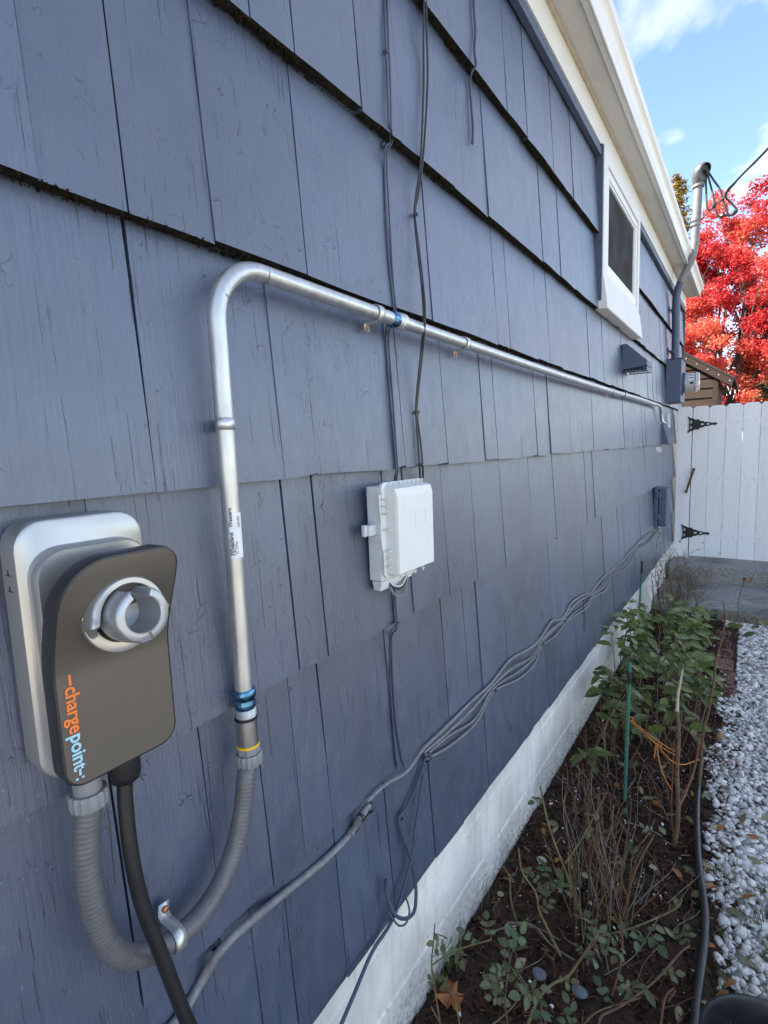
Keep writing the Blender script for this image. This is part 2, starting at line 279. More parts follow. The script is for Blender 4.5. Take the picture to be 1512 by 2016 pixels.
# ------------------------------------------------------------------ mesh helpers
class MB:
    def __init__(s): s.v = []; s.f = []; s.m = []; s.sh = None
    def add(s, vs, fs, mi=0):
        o = len(s.v); s.v += [tuple(x) for x in vs]; s.f += [tuple(i+o for i in f) for f in fs]; s.m += [mi]*len(fs)
    def box(s, a, b, mi=0):
        (x0, y0, z0), (x1, y1, z1) = a, b
        s.add([(x0,y0,z0),(x1,y0,z0),(x1,y1,z0),(x0,y1,z0),(x0,y0,z1),(x1,y0,z1),(x1,y1,z1),(x0,y1,z1)],
              [(0,3,2,1),(4,5,6,7),(0,1,5,4),(1,2,6,5),(2,3,7,6),(3,0,4,7)], mi)
    def tube(s, pts, r, n=8, mi=0, caps=True, smooth=0, rings=None):
        pts = [Vector(p) for p in pts]
        if smooth: pts, r = cat(pts, r, smooth)
        if not isinstance(r, (list, tuple)): r = [r]*len(pts)
        T = []
        for i in range(len(pts)):
            a = pts[max(0, i-1)]; b = pts[min(len(pts)-1, i+1)]; T.append((b-a).normalized())
        u = T[0].orthogonal().normalized(); vs = []
        for i, p in enumerate(pts):
            u = (u - T[i]*u.dot(T[i])).normalized(); q = T[i].cross(u)
            for k in range(n):
                a = 2*PI*k/n; vs.append(p + (u*math.cos(a) + q*math.sin(a))*r[i])
        fs = [(i*n+k, i*n+(k+1) % n, (i+1)*n+(k+1) % n, (i+1)*n+k) for i in range(len(pts)-1) for k in range(n)]
        if caps: fs += [tuple(range(n))[::-1], tuple((len(pts)-1)*n+k for k in range(n))]
        s.add(vs, fs, mi)
    def lathe(s, o, ax, prof, n=24, mi=0, closed=True):      # prof: (distance along axis, radius)
        ax = Vector(ax).normalized(); u = ax.orthogonal().normalized(); q = ax.cross(u); o = Vector(o); vs = []
        for h, r in prof:
            for k in range(n):
                a = 2*PI*k/n; vs.append(o + ax*h + (u*math.cos(a)+q*math.sin(a))*r)
        fs = [(i*n+k, i*n+(k+1) % n, (i+1)*n+(k+1) % n, (i+1)*n+k) for i in range(len(prof)-1) for k in range(n)]
        if closed: fs += [tuple(range(n))[::-1], tuple((len(prof)-1)*n+k for k in range(n))]
        s.add(vs, fs, mi)
    def prism(s, poly, ax, a0, a1, mi=0):                     # poly in the two other axes, swept along axis ax
        n = len(poly); vs = []
        for h in (a0, a1):
            for p in poly:
                q = list(p); q.insert(ax, h); vs.append(tuple(q))
        fs = [tuple(range(n)), tuple(range(2*n-1, n-1, -1))] + [(i, i+n, (i+1) % n+n, (i+1) % n) for i in range(n)]
        s.add(vs, fs, mi)
    def build(s, name, mats, parent=None, smooth=True, bevel=0, shade=None, seg=2):
        me = bpy.data.meshes.new(name); me.from_pydata(s.v, [], s.f)
        mats = [mats] if isinstance(mats, str) else mats
        for k in mats: me.materials.append(MATS[k])
        me.polygons.foreach_set('material_index', s.m)
        import bmesh
        bm = bmesh.new(); bm.from_mesh(me); bmesh.ops.recalc_face_normals(bm, faces=bm.faces); bm.to_mesh(me); bm.free()
        if smooth: me.shade_smooth(); me.set_sharp_from_angle(angle=math.radians(38))
        me.update(); return link(name, me, parent, bevel, seg)
def link(name, me, parent=None, bevel=0, seg=2):
    o = bpy.data.objects.new(name, me); COL.objects.link(o)
    if parent is not None:
        o.parent = parent; r = parent
        L = Vector(parent.location) if parent.type == 'EMPTY' else Vector((0, 0, 0))
        if parent.parent is not None: L = Vector((0, 0, 0))
        o.matrix_parent_inverse = Matrix.Translation(-L)
    if bevel:
        bmo = o.modifiers.new('bevel', 'BEVEL'); bmo.width = bevel; bmo.segments = seg; bmo.limit_method = 'ANGLE'; bmo.angle_limit = math.radians(40); bmo.harden_normals = False
    return o
def cat(pts, r, k):
    P = [Vector(p) for p in pts]; R = list(r) if isinstance(r, (list, tuple)) else [r]*len(P); op = []; orr = []
    for i in range(len(P)-1):
        a = P[i-1] if i else P[0]*2-P[1]; b, c = P[i], P[i+1]; d = P[i+2] if i+2 < len(P) else P[-1]*2-P[-2]
        for j in range(k):
            t = j/k; op.append(0.5*((2*b)+(c-a)*t+(2*a-5*b+4*c-d)*t*t+(3*b-a-3*c+d)*t**3)); orr.append(R[i]*(1-t)+R[i+1]*t)
    op.append(P[-1]); orr.append(R[-1]); return op, orr
def thing(name, loc, label, cat_, group=None):
    o = bpy.data.objects.new(name, None); COL.objects.link(o); o.location = loc; o.empty_display_size = 0.05
    return tag(o, label, cat_, group)
def tag(o, label=None, cat_=None, group=None, kind=None):
    if label: o['label'] = label
    if cat_: o['category'] = cat_
    if group: o['group'] = group
    if kind: o['kind'] = kind
    return o
def text_mesh(txt, size, spacing=1.0, bold=0.022):
    cu = bpy.data.curves.new('t', 'FONT'); cu.body = txt; cu.size = size; cu.space_character = spacing; cu.resolution_u = 3; cu.offset = size*bold
    ob = bpy.data.objects.new('t', cu); COL.objects.link(ob)
    dg = bpy.context.evaluated_depsgraph_get(); me = bpy.data.meshes.new_from_object(ob.evaluated_get(dg))
    vs = [v.co.copy() for v in me.vertices]; fs = [tuple(p.vertices) for p in me.polygons]
    bpy.data.objects.remove(ob); bpy.data.curves.remove(cu); bpy.data.meshes.remove(me); return vs, fs
def rrect(y0, y1, z0, z1, r, n=6):
    rs = r if isinstance(r, (list, tuple)) else [r]*4; p = []   # order: y1z0, y1z1, y0z1, y0z0
    for (cy, cz, a0, q) in ((y1, z0, -PI/2, rs[0]), (y1, z1, 0, rs[1]), (y0, z1, PI/2, rs[2]), (y0, z0, PI, rs[3])):
        oy = cy-q if cy == y1 else cy+q; oz = cz-q if cz == z1 else cz+q
        for i in range(n+1):
            a = a0+PI/2*i/n; p.append((oy+q*math.cos(a), oz+q*math.sin(a)))
    return p
def loft(mb, loops, mi=0, cap0=True, cap1=True):
    n = len(loops[0]); vs = [p for L in loops for p in L]
    fs = [(i*n+k, i*n+(k+1) % n, (i+1)*n+(k+1) % n, (i+1)*n+k) for i in range(len(loops)-1) for k in range(n)]
    if cap0: fs.append(tuple(range(n))[::-1])
    if cap1: fs.append(tuple((len(loops)-1)*n+k for k in range(n)))
    mb.add(vs, fs, mi)
def scatter_mesh(name, matname, base_v, base_f, P, R, Sx, shade, parent=None, jitter=0.0):
    """many small pieces as one real mesh: base shape * rotation * scale + position"""
    bv = np.array(base_v, float); bf = np.array(base_f, int); n = len(P); k = len(bv)
    V = bv[None]*Sx[:, None, :]
    if jitter: V = V*(1+rng.uniform(-jitter, jitter, V.shape))
    V = np.einsum('nij,nkj->nki', R, V) + P[:, None, :]
    F = (bf[None]+(np.arange(n)*k)[:, None, None]).reshape(-1, bf.shape[1])
    me = bpy.data.meshes.new(name); me.vertices.add(n*k); me.vertices.foreach_set('co', V.astype(np.float32).ravel())
    q = bf.shape[1]; me.loops.add(len(F)*q); me.loops.foreach_set('vertex_index', F.astype(np.int32).ravel())
    me.polygons.add(len(F)); me.polygons.foreach_set('loop_start', np.arange(0, len(F)*q, q, dtype=np.int32)); me.polygons.foreach_set('loop_total', np.full(len(F), q, dtype=np.int32))
    at = me.attributes.new('shade', 'FLOAT', 'POINT'); at.data.foreach_set('value', np.repeat(shade, k).astype(np.float32))
    me.update(calc_edges=True); me.materials.append(MATS[matname]); return link(name, me, parent)
def rand_rot(n, tilt=PI):
    a = rng.uniform(0, 2*PI, n); b = rng.uniform(-tilt, tilt, n); c = rng.uniform(-tilt, tilt, n); R = np.zeros((n, 3, 3))
    ca, sa, cb, sb, cc, sc = np.cos(a), np.sin(a), np.cos(b), np.sin(b), np.cos(c), np.sin(c)
    Rz = np.zeros((n,3,3)); Rz[:,0,0]=ca; Rz[:,0,1]=-sa; Rz[:,1,0]=sa; Rz[:,1,1]=ca; Rz[:,2,2]=1
    Ry = np.zeros((n,3,3)); Ry[:,0,0]=cb; Ry[:,0,2]=sb; Ry[:,2,0]=-sb; Ry[:,2,2]=cb; Ry[:,1,1]=1
    Rx = np.zeros((n,3,3)); Rx[:,1,1]=cc; Rx[:,1,2]=-sc; Rx[:,2,1]=sc; Rx[:,2,2]=cc; Rx[:,0,0]=1
    return Rz@Ry@Rx

# ------------------------------------------------------------------ ground
def sheet(name, x0, x1, y0, y1, z, nx, ny, amp, matname, f=9.0, edge=None):
    mb = MB(); vs = []
    from mathutils import noise as mn
    for j in range(ny+1):
        for i in range(nx+1):
            x = x0+(x1-x0)*i/nx; y = y0+(y1-y0)*j/ny
            h = z+amp*mn.fractal(Vector((x*f, y*f, 3.1)), 1.0, 2.0, 4)*0.6
            vs.append((x, y, h))
    fs = [(j*(nx+1)+i, j*(nx+1)+i+1, (j+1)*(nx+1)+i+1, (j+1)*(nx+1)+i) for j in range(ny) for i in range(nx)]
    mb.add(vs, fs); return mb.build(name, matname)
tag(sheet('ground', -300, 300, -300, 300, -0.16, 4, 4, 0, 'ground_earth'), kind='structure')
def bed_edge(y):                         # where the planting bed meets the gravel
    pts = [(-2, .60), (1.3, .60), (1.5, .605), (1.7, .60), (1.9, .575), (2.2, .545), (2.6, .53), (3.5, .555), (4.6, .53), (5, .5)]
    for (a, b), (c, d) in zip(pts, pts[1:]):
        if y <= c: return b+(d-b)*(y-a)/(c-a)
    return .5
tag(sheet('planting_bed', -0.03, 0.66, -1.2, 4.93, -0.02, 40, 330, 0.018, 'soil', 11), kind='structure')
tag(sheet('gravel_path', 0.50, 14, -8, 4.93, -0.042, 120, 120, 0.012, 'gravel_bed', 5), kind='structure')  # stretched far out of view as added sunlit ground that bounces warm light

# ------------------------------------------------------------------ house
HY0, HY1 = -3.0, 6.60
E_ = 0.3485; ZL1 = 1.4195                # course exposure, butt line of the course at eye level
COURSES = {k: ZL1+(k-4)*E_ for k in range(0, 9)}   # 4 = L1 ; 1 = siding bottom
ZTOP = 2.83
def surf_x(z):
    k = (z-ZL1)/E_; return -0.023*(k-math.floor(k))
def WS(px, py, off=0.0):                 # on the shingles, plus a stand-off
    x = off
    for _ in range(3):
        p = W(px, py, x); x = (max(surf_x(p.z), surf_x(p.z+0.022)) if p.z > COURSES[1]-0.02 else -0.02)+off
    return W(px, py, x)
house = thing('house', (-2.5, 2.5, 0), 'slate blue shingled house with white soffit and pale concrete foundation', 'house')
mb = MB(); mb.box((-5, HY0, -0.1), (-0.041, HY1, 3.02)); mb.build('sheathing', 'dark_gap', house, False)
JOINTS = {   # picture positions of the upright joints at the butt of each course
 1: [(533,2060),(593,2030),(686,1930),(780,1782),(859,1690),(964,1546),(1035,1446),(1051,1426),(1116,1332),(1138,1300)],
 2: [(284,1950),(442,1822),(540,1745),(603,1690),(658,1641),(780,1540),(885,1457),(926,1390),(951,1360),(1057,1254),(1115,1200),(1136,1185),(1152,1164)],
 3: [(240,1520),(591,1332),(648,1302),(711,1265),(778,1230),(815,1213),(887,1172),(942,1143),(997,1113),(1030,1094),(1052,1086),(1097,1061),(1114,1050),(1139,1038)],
 4: [(310,968),(562,948),(626,944),(779,930),(799,928),(957,913),(981,910),(1060,900),(1125,893),(1170,890),(1199,887),(1219,884),(1247,881)],
 5: [(77,365),(255,430),(424,490),(606,553),(778,615),(945,670),(982,685),(1006,693),(1062,712),(1084,718),(1110,728),(1132,735),(1162,748)],
 6: [(493,30),(580,108),(714,216),(770,272),(791,292),(896,372),(963,424),(1035,485),(1070,515),(1105,545),(1151,585)],
 7: [(936,138),(1000,225),(1040,278),(1076,326),(1091,346),(1115,376),(1130,396),(1148,420),(1172,452)]}
def solve_joint(px, z):                  # y on the butt line seen at picture column px
    lo, hi = -0.5, 6.0
    for _ in range(40):
        y = (lo+hi)/2; d = Vector((0, y, z))-C; X = 756+FPX*d.dot(RX)/d.dot(FW)
        if d.dot(FW) <= 0.05 or X < px: lo = y
        else: hi = y
    return lo
shingle_count = 0
WIN = (2.765, 3.745, 2.11, 2.86)         # window casing y0 y1 z0 z1
def shingle(y0, y1, k):
    global shingle_count
    zb = COURSES[k]+random.uniform(-0.003, 0.003); zt = min(COURSES[k]+E_+0.03, ZTOP)
    if k == 7: zt = ZTOP
    full = E_+0.0
    tl = random.uniform(-0.0015, 0.0015); th = random.uniform(0.020, 0.024); bx_ = random.uniform(-0.0016, 0.0016)
    ga = random.choice((0.0004, 0.0008, 0.0016)); gb = random.choice((0.0004, 0.0008, 0.0022)); sk0, sk1 = random.uniform(-0.003, 0.003), random.uniform(-0.003, 0.003)
    nr = 4; nc = 3; vs = []; fs = []; ms = []
    drop = random.uniform(-0.0025, 0.0025)
    for j in range(nr+1):
        tt = j/nr; z = zb+(zt-zb)*tt
        for i in range(nc+1):
            s = i/nc; y = (y0+ga+sk0*tt*(1-s))*(1-s)+(y1-gb+sk1*tt)*s
            zz = z+(drop*(s-0.5)*2+random.uniform(-0.0012, 0.0012) if j == 0 else 0)
            x = bx_-0.023*(z-COURSES[k])/full+tl*(s-0.5)*2*(1-tt)+random.uniform(-0.0004, 0.0004)-0.0008*((s-0.5)*2)**4
            vs.append((x, y, zz))
    n = nc+1
    for j in range(nr):
        for i in range(nc): fs.append((j*n+i, j*n+i+1, (j+1)*n+i+1, (j+1)*n+i)); ms.append(0)
    o = len(vs); a, b = vs[0], vs[nc]
    vs += [(-0.0405, a[1], a[2]+0.002), (-0.0405, b[1], b[2]+0.002), (-0.0405, vs[nr*n][1], zt), (-0.0405, vs[nr*n+nc][1], zt)]
    fs.append((o, o+1)+tuple(range(nc, -1, -1))); ms.append(1)
    fs.append(tuple(j*n for j in range(nr+1))+(o+2, o)); ms.append(2)
    fs.append(tuple(j*n+nc for j in range(nr, -1, -1))+(o+1, o+3)); ms.append(2)
    m_ = MB(); m_.v = vs; m_.f = fs; m_.m = ms
    m_.build('shingle', ['shingle_paint', 'moss' if k >= 5 else 'shingle_paint', 'shingle_paint'], house, False); shingle_count += 1
for k in range(1, 8):
    ys = sorted(solve_joint(p[0], COURSES[k]) for p in JOINTS[k])
    y = ys[0]
    while y > -0.7:
        y -= random.uniform(0.15, 0.26); ys.insert(0, y)
    y = ys[-1]
    while y < HY1-0.30:
        y += random.uniform(0.14, 0.25); ys.append(y)
    ys.append(HY1)
    jj = [ys[0]]                          # split over-wide pieces
    for q in ys[1:]:
        while q-jj[-1] > 0.34: jj.append(jj[-1]+random.uniform(0.15, 0.22))
        jj.append(q)
    for a, b in zip(jj, jj[1:]):
        if b-a < 0.012: continue
        if k == 7 and a > WIN[0]-0.01 and b < WIN[1]+0.01: continue
        if k == 7 and a < WIN[0] < b: b = WIN[0]+0.03
        if k == 7 and a < WIN[1] < b: a = WIN[1]-0.03
        if b-a > 0.012: shingle(a, b, k)
mb = MB(); mb.box((-0.0345, -3.0, COURSES[1]), (-0.016, -0.72, ZTOP)); mb.build('wall_panel', 'shingle_paint', house, False)
# moss growing on the upper butts: ragged tufts, nobody could count them
tv = [(0, -0.5, 0), (0, 0.5, 0), (0.1, 0.0, -1.0), (0.6, 0.1, -0.2)]; tf = [(0, 1, 2), (0, 2, 3), (1, 3, 2)]
for k in (5, 6, 7):
    n = 9000; yy = rng.beta(1.0, 1.6, n)*(HY1+0.5)-0.5; yy = yy[(yy < HY1-0.02)]; n = len(yy)
    if k == 7: yy = yy[(yy < WIN[0]-0.02) | (yy > WIN[1]+0.02)]; n = len(yy)
    clump = 0.5+0.5*np.sin(yy*17+k)*np.sin(yy*7.3+2*k)
    P_ = np.stack([rng.uniform(-0.026, -0.0012, n), yy, COURSES[k]-0.0008-rng.uniform(0.0, 0.003, n)], 1)
    s = rng.uniform(0.6, 1.5, n)*(0.55+0.9*clump)
    tag(scatter_mesh('moss', 'moss', tv, tf, P_, rand_rot(n, 0.28), np.stack([0.0036*s, 0.0024*s, rng.uniform(0.0008, 0.0042, n)*s], 1), rng.uniform(0, 1, n), house), kind='stuff')
# foundation, cast against boards: two ledges between the lifts
mb = MB()
F = [(-0.030, 0.375), (-0.030, 0.285), (-0.026, 0.281), (-0.026, 0.12), (-0.021, 0.115), (-0.021, -0.12)]
from mathutils import noise as mnz
ny = 160; vs = []
for j in range(ny+1):
    y = HY0+(HY1-HY0)*j/ny
    for i, (x, z) in enumerate(F):
        vs.append((x+0.0035*mnz.noise(Vector((y*2.3, z*4, 1))), y, z+(0.004*mnz.noise(Vector((y*3, i, 5))) if 0 < i < 5 else 0)))
q = len(F); mb.add(vs, [(j*q+i, j*q+i+1, (j+1)*q+i+1, (j+1)*q+i) for j in range(ny) for i in range(q-1)])
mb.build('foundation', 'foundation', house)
# eaves
mb = MB(); mb.box((-0.02, HY0, 2.812), (0.006, WIN[0]-0.005, 2.846)); mb.box((-0.02, HY0, 2.846), (-0.004, WIN[0]-0.005, 2.866))
mb.box((-0.02, WIN[1]+0.005, 2.812), (0.006, HY1+0.02, 2.846)); mb.box((-0.02, WIN[1]+0.005, 2.846), (-0.004, HY1+0.02, 2.866)); mb.build('moulding', 'blue_paint', house, False, 0.004)
for i, (a, b) in enumerate([(HY0, -0.4), (-0.397, 2.72), (2.723, 3.9), (3.903, 6.0), (6.003, HY1+0.02)]):
    mb = MB(); mb.box((-0.02, a, 2.867), (0.002, b, 2.985)); mb.build('frieze_board', 'trim_white', house, False, 0.0015)
mb = MB(); mb.prism([(0.0025, 2.975), (0.010, 2.975), (0.014, 2.987), (0.0025, 2.987)], 1, HY0, HY1+0.02); mb.build('bed_moulding', 'bare_wood', house, False)
mb = MB(); mb.box((0.0, HY0, 2.989), (0.095, HY1+0.12, 3.02)); mb.build('soffit', 'soffit_white', house, False, 0.002)
mb = MB(); gp = [(0.097, 2.982), (0.122, 2.980), (0.124, 2.992), (0.122, 3.020), (0.134, 3.050), (0.150, 3.064), (0.152, 3.090), (0.140, 3.096), (0.137, 3.088), (0.145, 3.080), (0.143, 3.067), (0.129, 3.054), (0.116, 3.024), (0.118, 2.990), (0.099, 2.990), (0.099, 3.09), (0.097, 3.09)]
mb.prism(gp, 1, HY0, HY1+0.14); gut = mb.build('gutter', 'gutter_white', house, True)
mb = MB(); mb.tube([(0.1235, HY0, 2.9800), (0.1235, 2, 2.98), (0.1235, HY1+0.14, 2.9800)], 0.0042, 8); mb.build('lower_bead', 'gutter_white', gut)
mb = MB(); mb.tube([(0.148, HY0, 3.093), (0.148, 2, 3.093), (0.148, HY1+0.14, 3.093)], 0.0062, 8); mb.build('upper_bead', 'gutter_white', gut)
mb = MB(); mb.prism([(0.100, 2.984), (0.121, 2.984), (0.122, 3.02), (0.147, 3.064), (0.148, 3.088), (0.100, 3.088)], 1, HY1+0.137, HY1+0.141); mb.build('end_cap', 'gutter_white', gut, False)
mb = MB(); mb.add([(0.095, HY0-.1, 3.10), (0.095, HY1+0.1, 3.10), (-2.5, HY1+0.1, 4.0), (-2.5, HY0-.1, 4.0), (-5.1, HY1+0.1, 3.1), (-5.1, HY0-.1, 3.1), (0.095, HY0-.1, 3.03), (0.095, HY1+0.1, 3.03), (-5.1, HY1+.1, 3.03), (-5.1, HY0-.1, 3.03)],
   [(0, 1, 2, 3), (3, 2, 4, 5), (6, 7, 1, 0), (1, 7, 8, 4, 2), (0, 3, 5, 9, 6), (6, 9, 8, 7)]); mb.build('roof', 'roof_shingle', house, False)  # unseen above the gutter; plain slab added so the house casts its shadow
# window
wy0, wy1, wz0, wz1 = 2.772, 3.74, 2.265, 2.863
win = None
mb = MB()
def frame_rect(mb, y0, y1, z0, z1, t_, x0, x1, mi=0):
    mb.box((x0, y0, z0), (x1, y0+t_[0], z1), mi); mb.box((x0, y1-t_[1], z0), (x1, y1, z1), mi)
    mb.box((x0, y0+t_[0], z0), (x1, y1-t_[1], z0+t_[2]), mi); mb.box((x0, y0+t_[0], z1-t_[3]), (x1, y1-t_[1], z1), mi)
frame_rect(mb, wy0, wy1, wz0, wz1, (0.085, 0.055, 0.03, 0.06), -0.02, 0.018)
win = mb.build('window', 'trim_white', house, False, 0.003)
mb = MB(); mb.box((-0.02, wy0-0.012, 2.15), (0.014, wy0-0.001, wz1)); mb.build('side_return', 'blue_paint', win, False, 0.002)
mb = MB(); frame_rect(mb, wy0+0.087, wy1-0.057, wz0+0.032, wz1-0.062, (0.05, 0.03, 0.05, 0.035), -0.02, 0.010); mb.build('sash', 'vinyl_white', win, False, 0.003)
mb = MB(); frame_rect(mb, wy0+0.139, wy1-0.089, wz0+0.084, wz1-0.099, (0.012, 0.012, 0.012, 0.012), -0.02, 0.004); mb.build('screen_frame', 'vinyl_white', win, False, 0.002)
mb = MB(); mb.box((-0.019, wy0+0.152, wz0+0.097), (-0.006, wy1-0.102, wz1-0.112)); mb.build('insect_screen', 'window_screen', win, False)
mb = MB(); mb.prism([(-0.02, wz0-0.001), (0.021, wz0-0.001), (0.026, wz0-0.02), (0.042, 2.125), (0.042, 2.112), (0.036, 2.109), (-0.02, 2.112)], 1, wy0-0.10+0.09, wy1+0.004); mb.build('apron', 'trim_white', win, False, 0.002)
# worn strips where something was taken off the wall
for a, b in (((1297, 880), (1306, 955)), ((1318, 812), (1323, 842))):
    p, q = W(*a, 0.002), W(*b, 0.002); mb = MB(); z0, z1 = min(p.z, q.z), max(p.z, q.z)
    mb.add([(surf_x(z0)+0.0022, p.y, z0), (surf_x(z0)+0.0022, q.y, z0), (surf_x(z1)+0.0022, q.y, z1), (surf_x(z1)+0.0022, p.y, z1)], [(0, 1, 2, 3)])
    mb.build('bare_strip', 'strip_bare', house, False)
print('shingles', shingle_count)

# ------------------------------------------------------------------ charging station
CY0, CY1 = 0.1945, 0.330
ch = thing('charging_station', (0, 0.26, 1.11), 'silver and taupe wall charging station with round plug holster and lettering', 'EV charger')
def rr_loop(x, y0, y1, z0, z1, r): return [(x, y, z) for y, z in rrect(y0, y1, z0, z1, r)]
mb = MB()
loft(mb, [rr_loop(0.002, CY0, CY1, 1.114, 1.401, 0.030), rr_loop(0.034, CY0, CY1, 1.114, 1.401, 0.030), rr_loop(0.037, CY0+0.001, CY1-0.001, 1.115, 1.400, 0.029),
          rr_loop(0.0385, CY0+0.0035, CY1-0.0035, 1.1175, 1.3975, 0.0265)]); mb.build('back_housing', 'silver_plastic', ch)
mb = MB()
loft(mb, [rr_loop(0.036, CY0+0.009, CY1-0.004, 1.118, 1.372, 0.032), rr_loop(0.052, CY0+0.009, CY1-0.004, 1.118, 1.372, 0.032), rr_loop(0.058, CY0+0.012, CY1-0.006, 1.121, 1.369, 0.030)]); mb.build('front_housing', 'silver_plastic', ch)
def prof(z):                              # the fascia stands upright below and sweeps out into a hood above
    t = max(0, min(1, (z-1.245)/(1.366-1.245))); return 0.0845+0.037*t*t*(3-2*t)*0.75+0.037*0.25*t
FY0, FY1, FZ0, FZ1 = 0.199, 0.3255, 1.122, 1.366
RC = [0.022, 0.024, 0.052, 0.022]
def ext(z, ins=0.0):
    y0, y1 = FY0+ins, FY1-ins
    def cut(r, d): return r-math.sqrt(max(0, r*r-(r-d)**2)) if d < r else 0
    a = max(cut(max(.001, RC[3]-ins), z-(FZ0+ins)), cut(max(.001, RC[2]-ins), FZ1-ins-z)); b = max(cut(max(.001, RC[0]-ins), z-(FZ0+ins)), cut(max(.001, RC[1]-ins), FZ1-ins-z))
    return y0+a, y1-b
def fascia_loop(x_off, ins, n=56):
    zz = [FZ0+ins+(FZ1-FZ0-2*ins)*(0.5-0.5*math.cos(PI*i/n)) for i in range(n+1)]
    return [(prof(z)+x_off, ext(z, ins)[1], z) for z in zz]+[(prof(z)+x_off, ext(z, ins)[0], z) for z in zz[::-1]]
mb = MB(); n = 56
loops = [fascia_loop(-0.024, 0.0), fascia_loop(-0.003, 0.0), fascia_loop(-0.0008, 0.0008), fascia_loop(0.0, 0.003)]
loft(mb, loops, 0, False, False)
for li, mi in ((0, 0), (3, 1)):          # close back and front with strips that follow the sweep
    L = loops[li]; m_ = len(L)
    vs = []; fs = []
    for i in range(n+1): vs += [L[i], L[m_-1-i]]
    fs = [(2*i, 2*i+1, 2*i+3, 2*i+2) for i in range(n)]; mb.add(vs, fs, mi)
mb.build('fascia', ['fascia_edge', 'fascia_taupe'], ch)
# lettering, turned a quarter so that it reads downwards
def letter(txt, size, col, z_top, ymid, spacing=1.0, name='lettering'):
    vs, fs = text_mesh(txt, size, spacing)
    wd = max(v.x for v in vs); 
    o = MB(); o.add([(prof(z_top-v.x)+0.0007, ymid+v.y, z_top-v.x) for v in vs], fs); o.build(name, col, ch, False); return wd
lp = W(140, 1330, 0.0855); zt = lp.z; yb = W(133, 1400, 0.0855).y
LS = 0.0192
mb = MB(); mb.box((0.0846, yb+0.0042, zt-0.010), (0.0853, yb+0.0066, zt+0.001)); mb.build('lettering', 'logo_orange', ch, False)
wd = letter('charge', LS, 'logo_orange', zt-0.011, yb, 0.98)
wd2 = letter('point', LS, 'logo_blue', zt-0.011-wd-0.001, yb, 0.98)
mb = MB(); ze = zt-0.011-wd-0.001-wd2
mb.box((0.0846, yb+0.0042, ze-0.006), (0.0853, yb+0.0064, ze+0.001)); mb.box((0.0846, yb+0.0005, ze-0.010), (0.0853, yb+0.0028, ze-0.0078)); mb.box((0.0846, yb+0.0065, ze-0.010), (0.0853, yb+0.0088, ze-0.0078)); mb.build('lettering', 'logo_blue', ch, False)
for z in (1.345, 1.328):                  # the two small marks on the side
    mb = MB(); mb.box((0.012, CY0-0.0004, z), (0.024, CY0+0.001, z+0.0012)); mb.box((0.017, CY0-0.0004, z+0.0012), (0.019, CY0+0.001, z+0.006)); mb.build('side_mark', 'ink', ch, False)
# plug holster
hc = W(226, 1203, 0.086); hx = prof(hc.z)
cyH, czH = hc.y, hc.z
ax = Vector((1, 0.03, 0.10)).normalized()
q = Vector((0, 1, 0)); q = (q-ax*q.dot(ax)).normalized(); u = ax.cross(q)*-1
if u.z < 0: u = -u
O = Vector((hx-0.004, cyH, czH))
def ringpt(a, r, h): return O+(q*math.cos(a)+u*math.sin(a))*r+ax*h
mb = MB(); n = 64; R0 = 0.0400
def crest(a):                             # the collar is tall over the top and drops away below its two lugs
    s = math.sin(a); v = 1/(1+math.exp(-(s+0.22)*14)); lug = math.exp(-((s+0.08)/0.13)**2)
    return 0.006+0.019*v+0.005*lug, lug*0.003
loops = []
for (dr, hf) in ((0.0, 0.0), (0.0, 0.8), (-0.0012, 0.95), (-0.0025, 1.0), (-0.0075, 1.0), (-0.0085, 0.95), (-0.0085, 0.1)):
    L = []
    for k in range(n):
        a = 2*PI*k/n; c, lg = crest(a); L.append(ringpt(a, R0+dr+lg*(1 if hf > .5 else 0), c*hf+(0.0 if hf else -0.002)))
    loops.append(L)
loft(mb, loops, 0, False, False); mb.build('holster_collar', 'silver_plastic', ch)
mb = MB(); mb.lathe(O, ax, [(-0.002, 0.0407), (0.0058, 0.0407), (0.0064, 0.0395), (0.0064, 0.0305), (0.002, 0.0300)], 48, 0, False); mb.build('holster_rim', 'silver_plastic', ch)
mb = MB(); mb.lathe(O, ax, [(-0.002, 0.0301), (0.0022, 0.0301)], 40); mb.build('holster_well', 'black_plastic', ch)
mb = MB(); n = 72; loops = []
NW = 0.36
for (r, h) in ((0.0255, 0.004), (0.0285, 0.014), (0.0295, 0.024), (0.0285, 0.044), (0.0275, 0.0465), (0.0262, 0.0475), (0.0200, 0.0475), (0.0188, 0.0465), (0.0184, 0.044), (0.0176, 0.010), (0.0165, 0.0085), (0.0060, 0.0080), (0.0, 0.0080)):
    L = []
    for k in range(n):
        a = 2*PI*k/n; d = abs((a-PI/2+PI) % (2*PI)-PI); hh = h
        if d < NW and h > 0.014: hh = 0.016      # keyway at the top of the barrel
        d2 = abs((a+PI/2+PI) % (2*PI)-PI)
        if d2 < 0.22 and h > 0.0455: hh = h-0.004
        L.append(ringpt(a, r, hh))
    loops.append(L)
loft(mb, loops, 0, True, False); mb.build('plug_holster', 'holster_silver', ch)
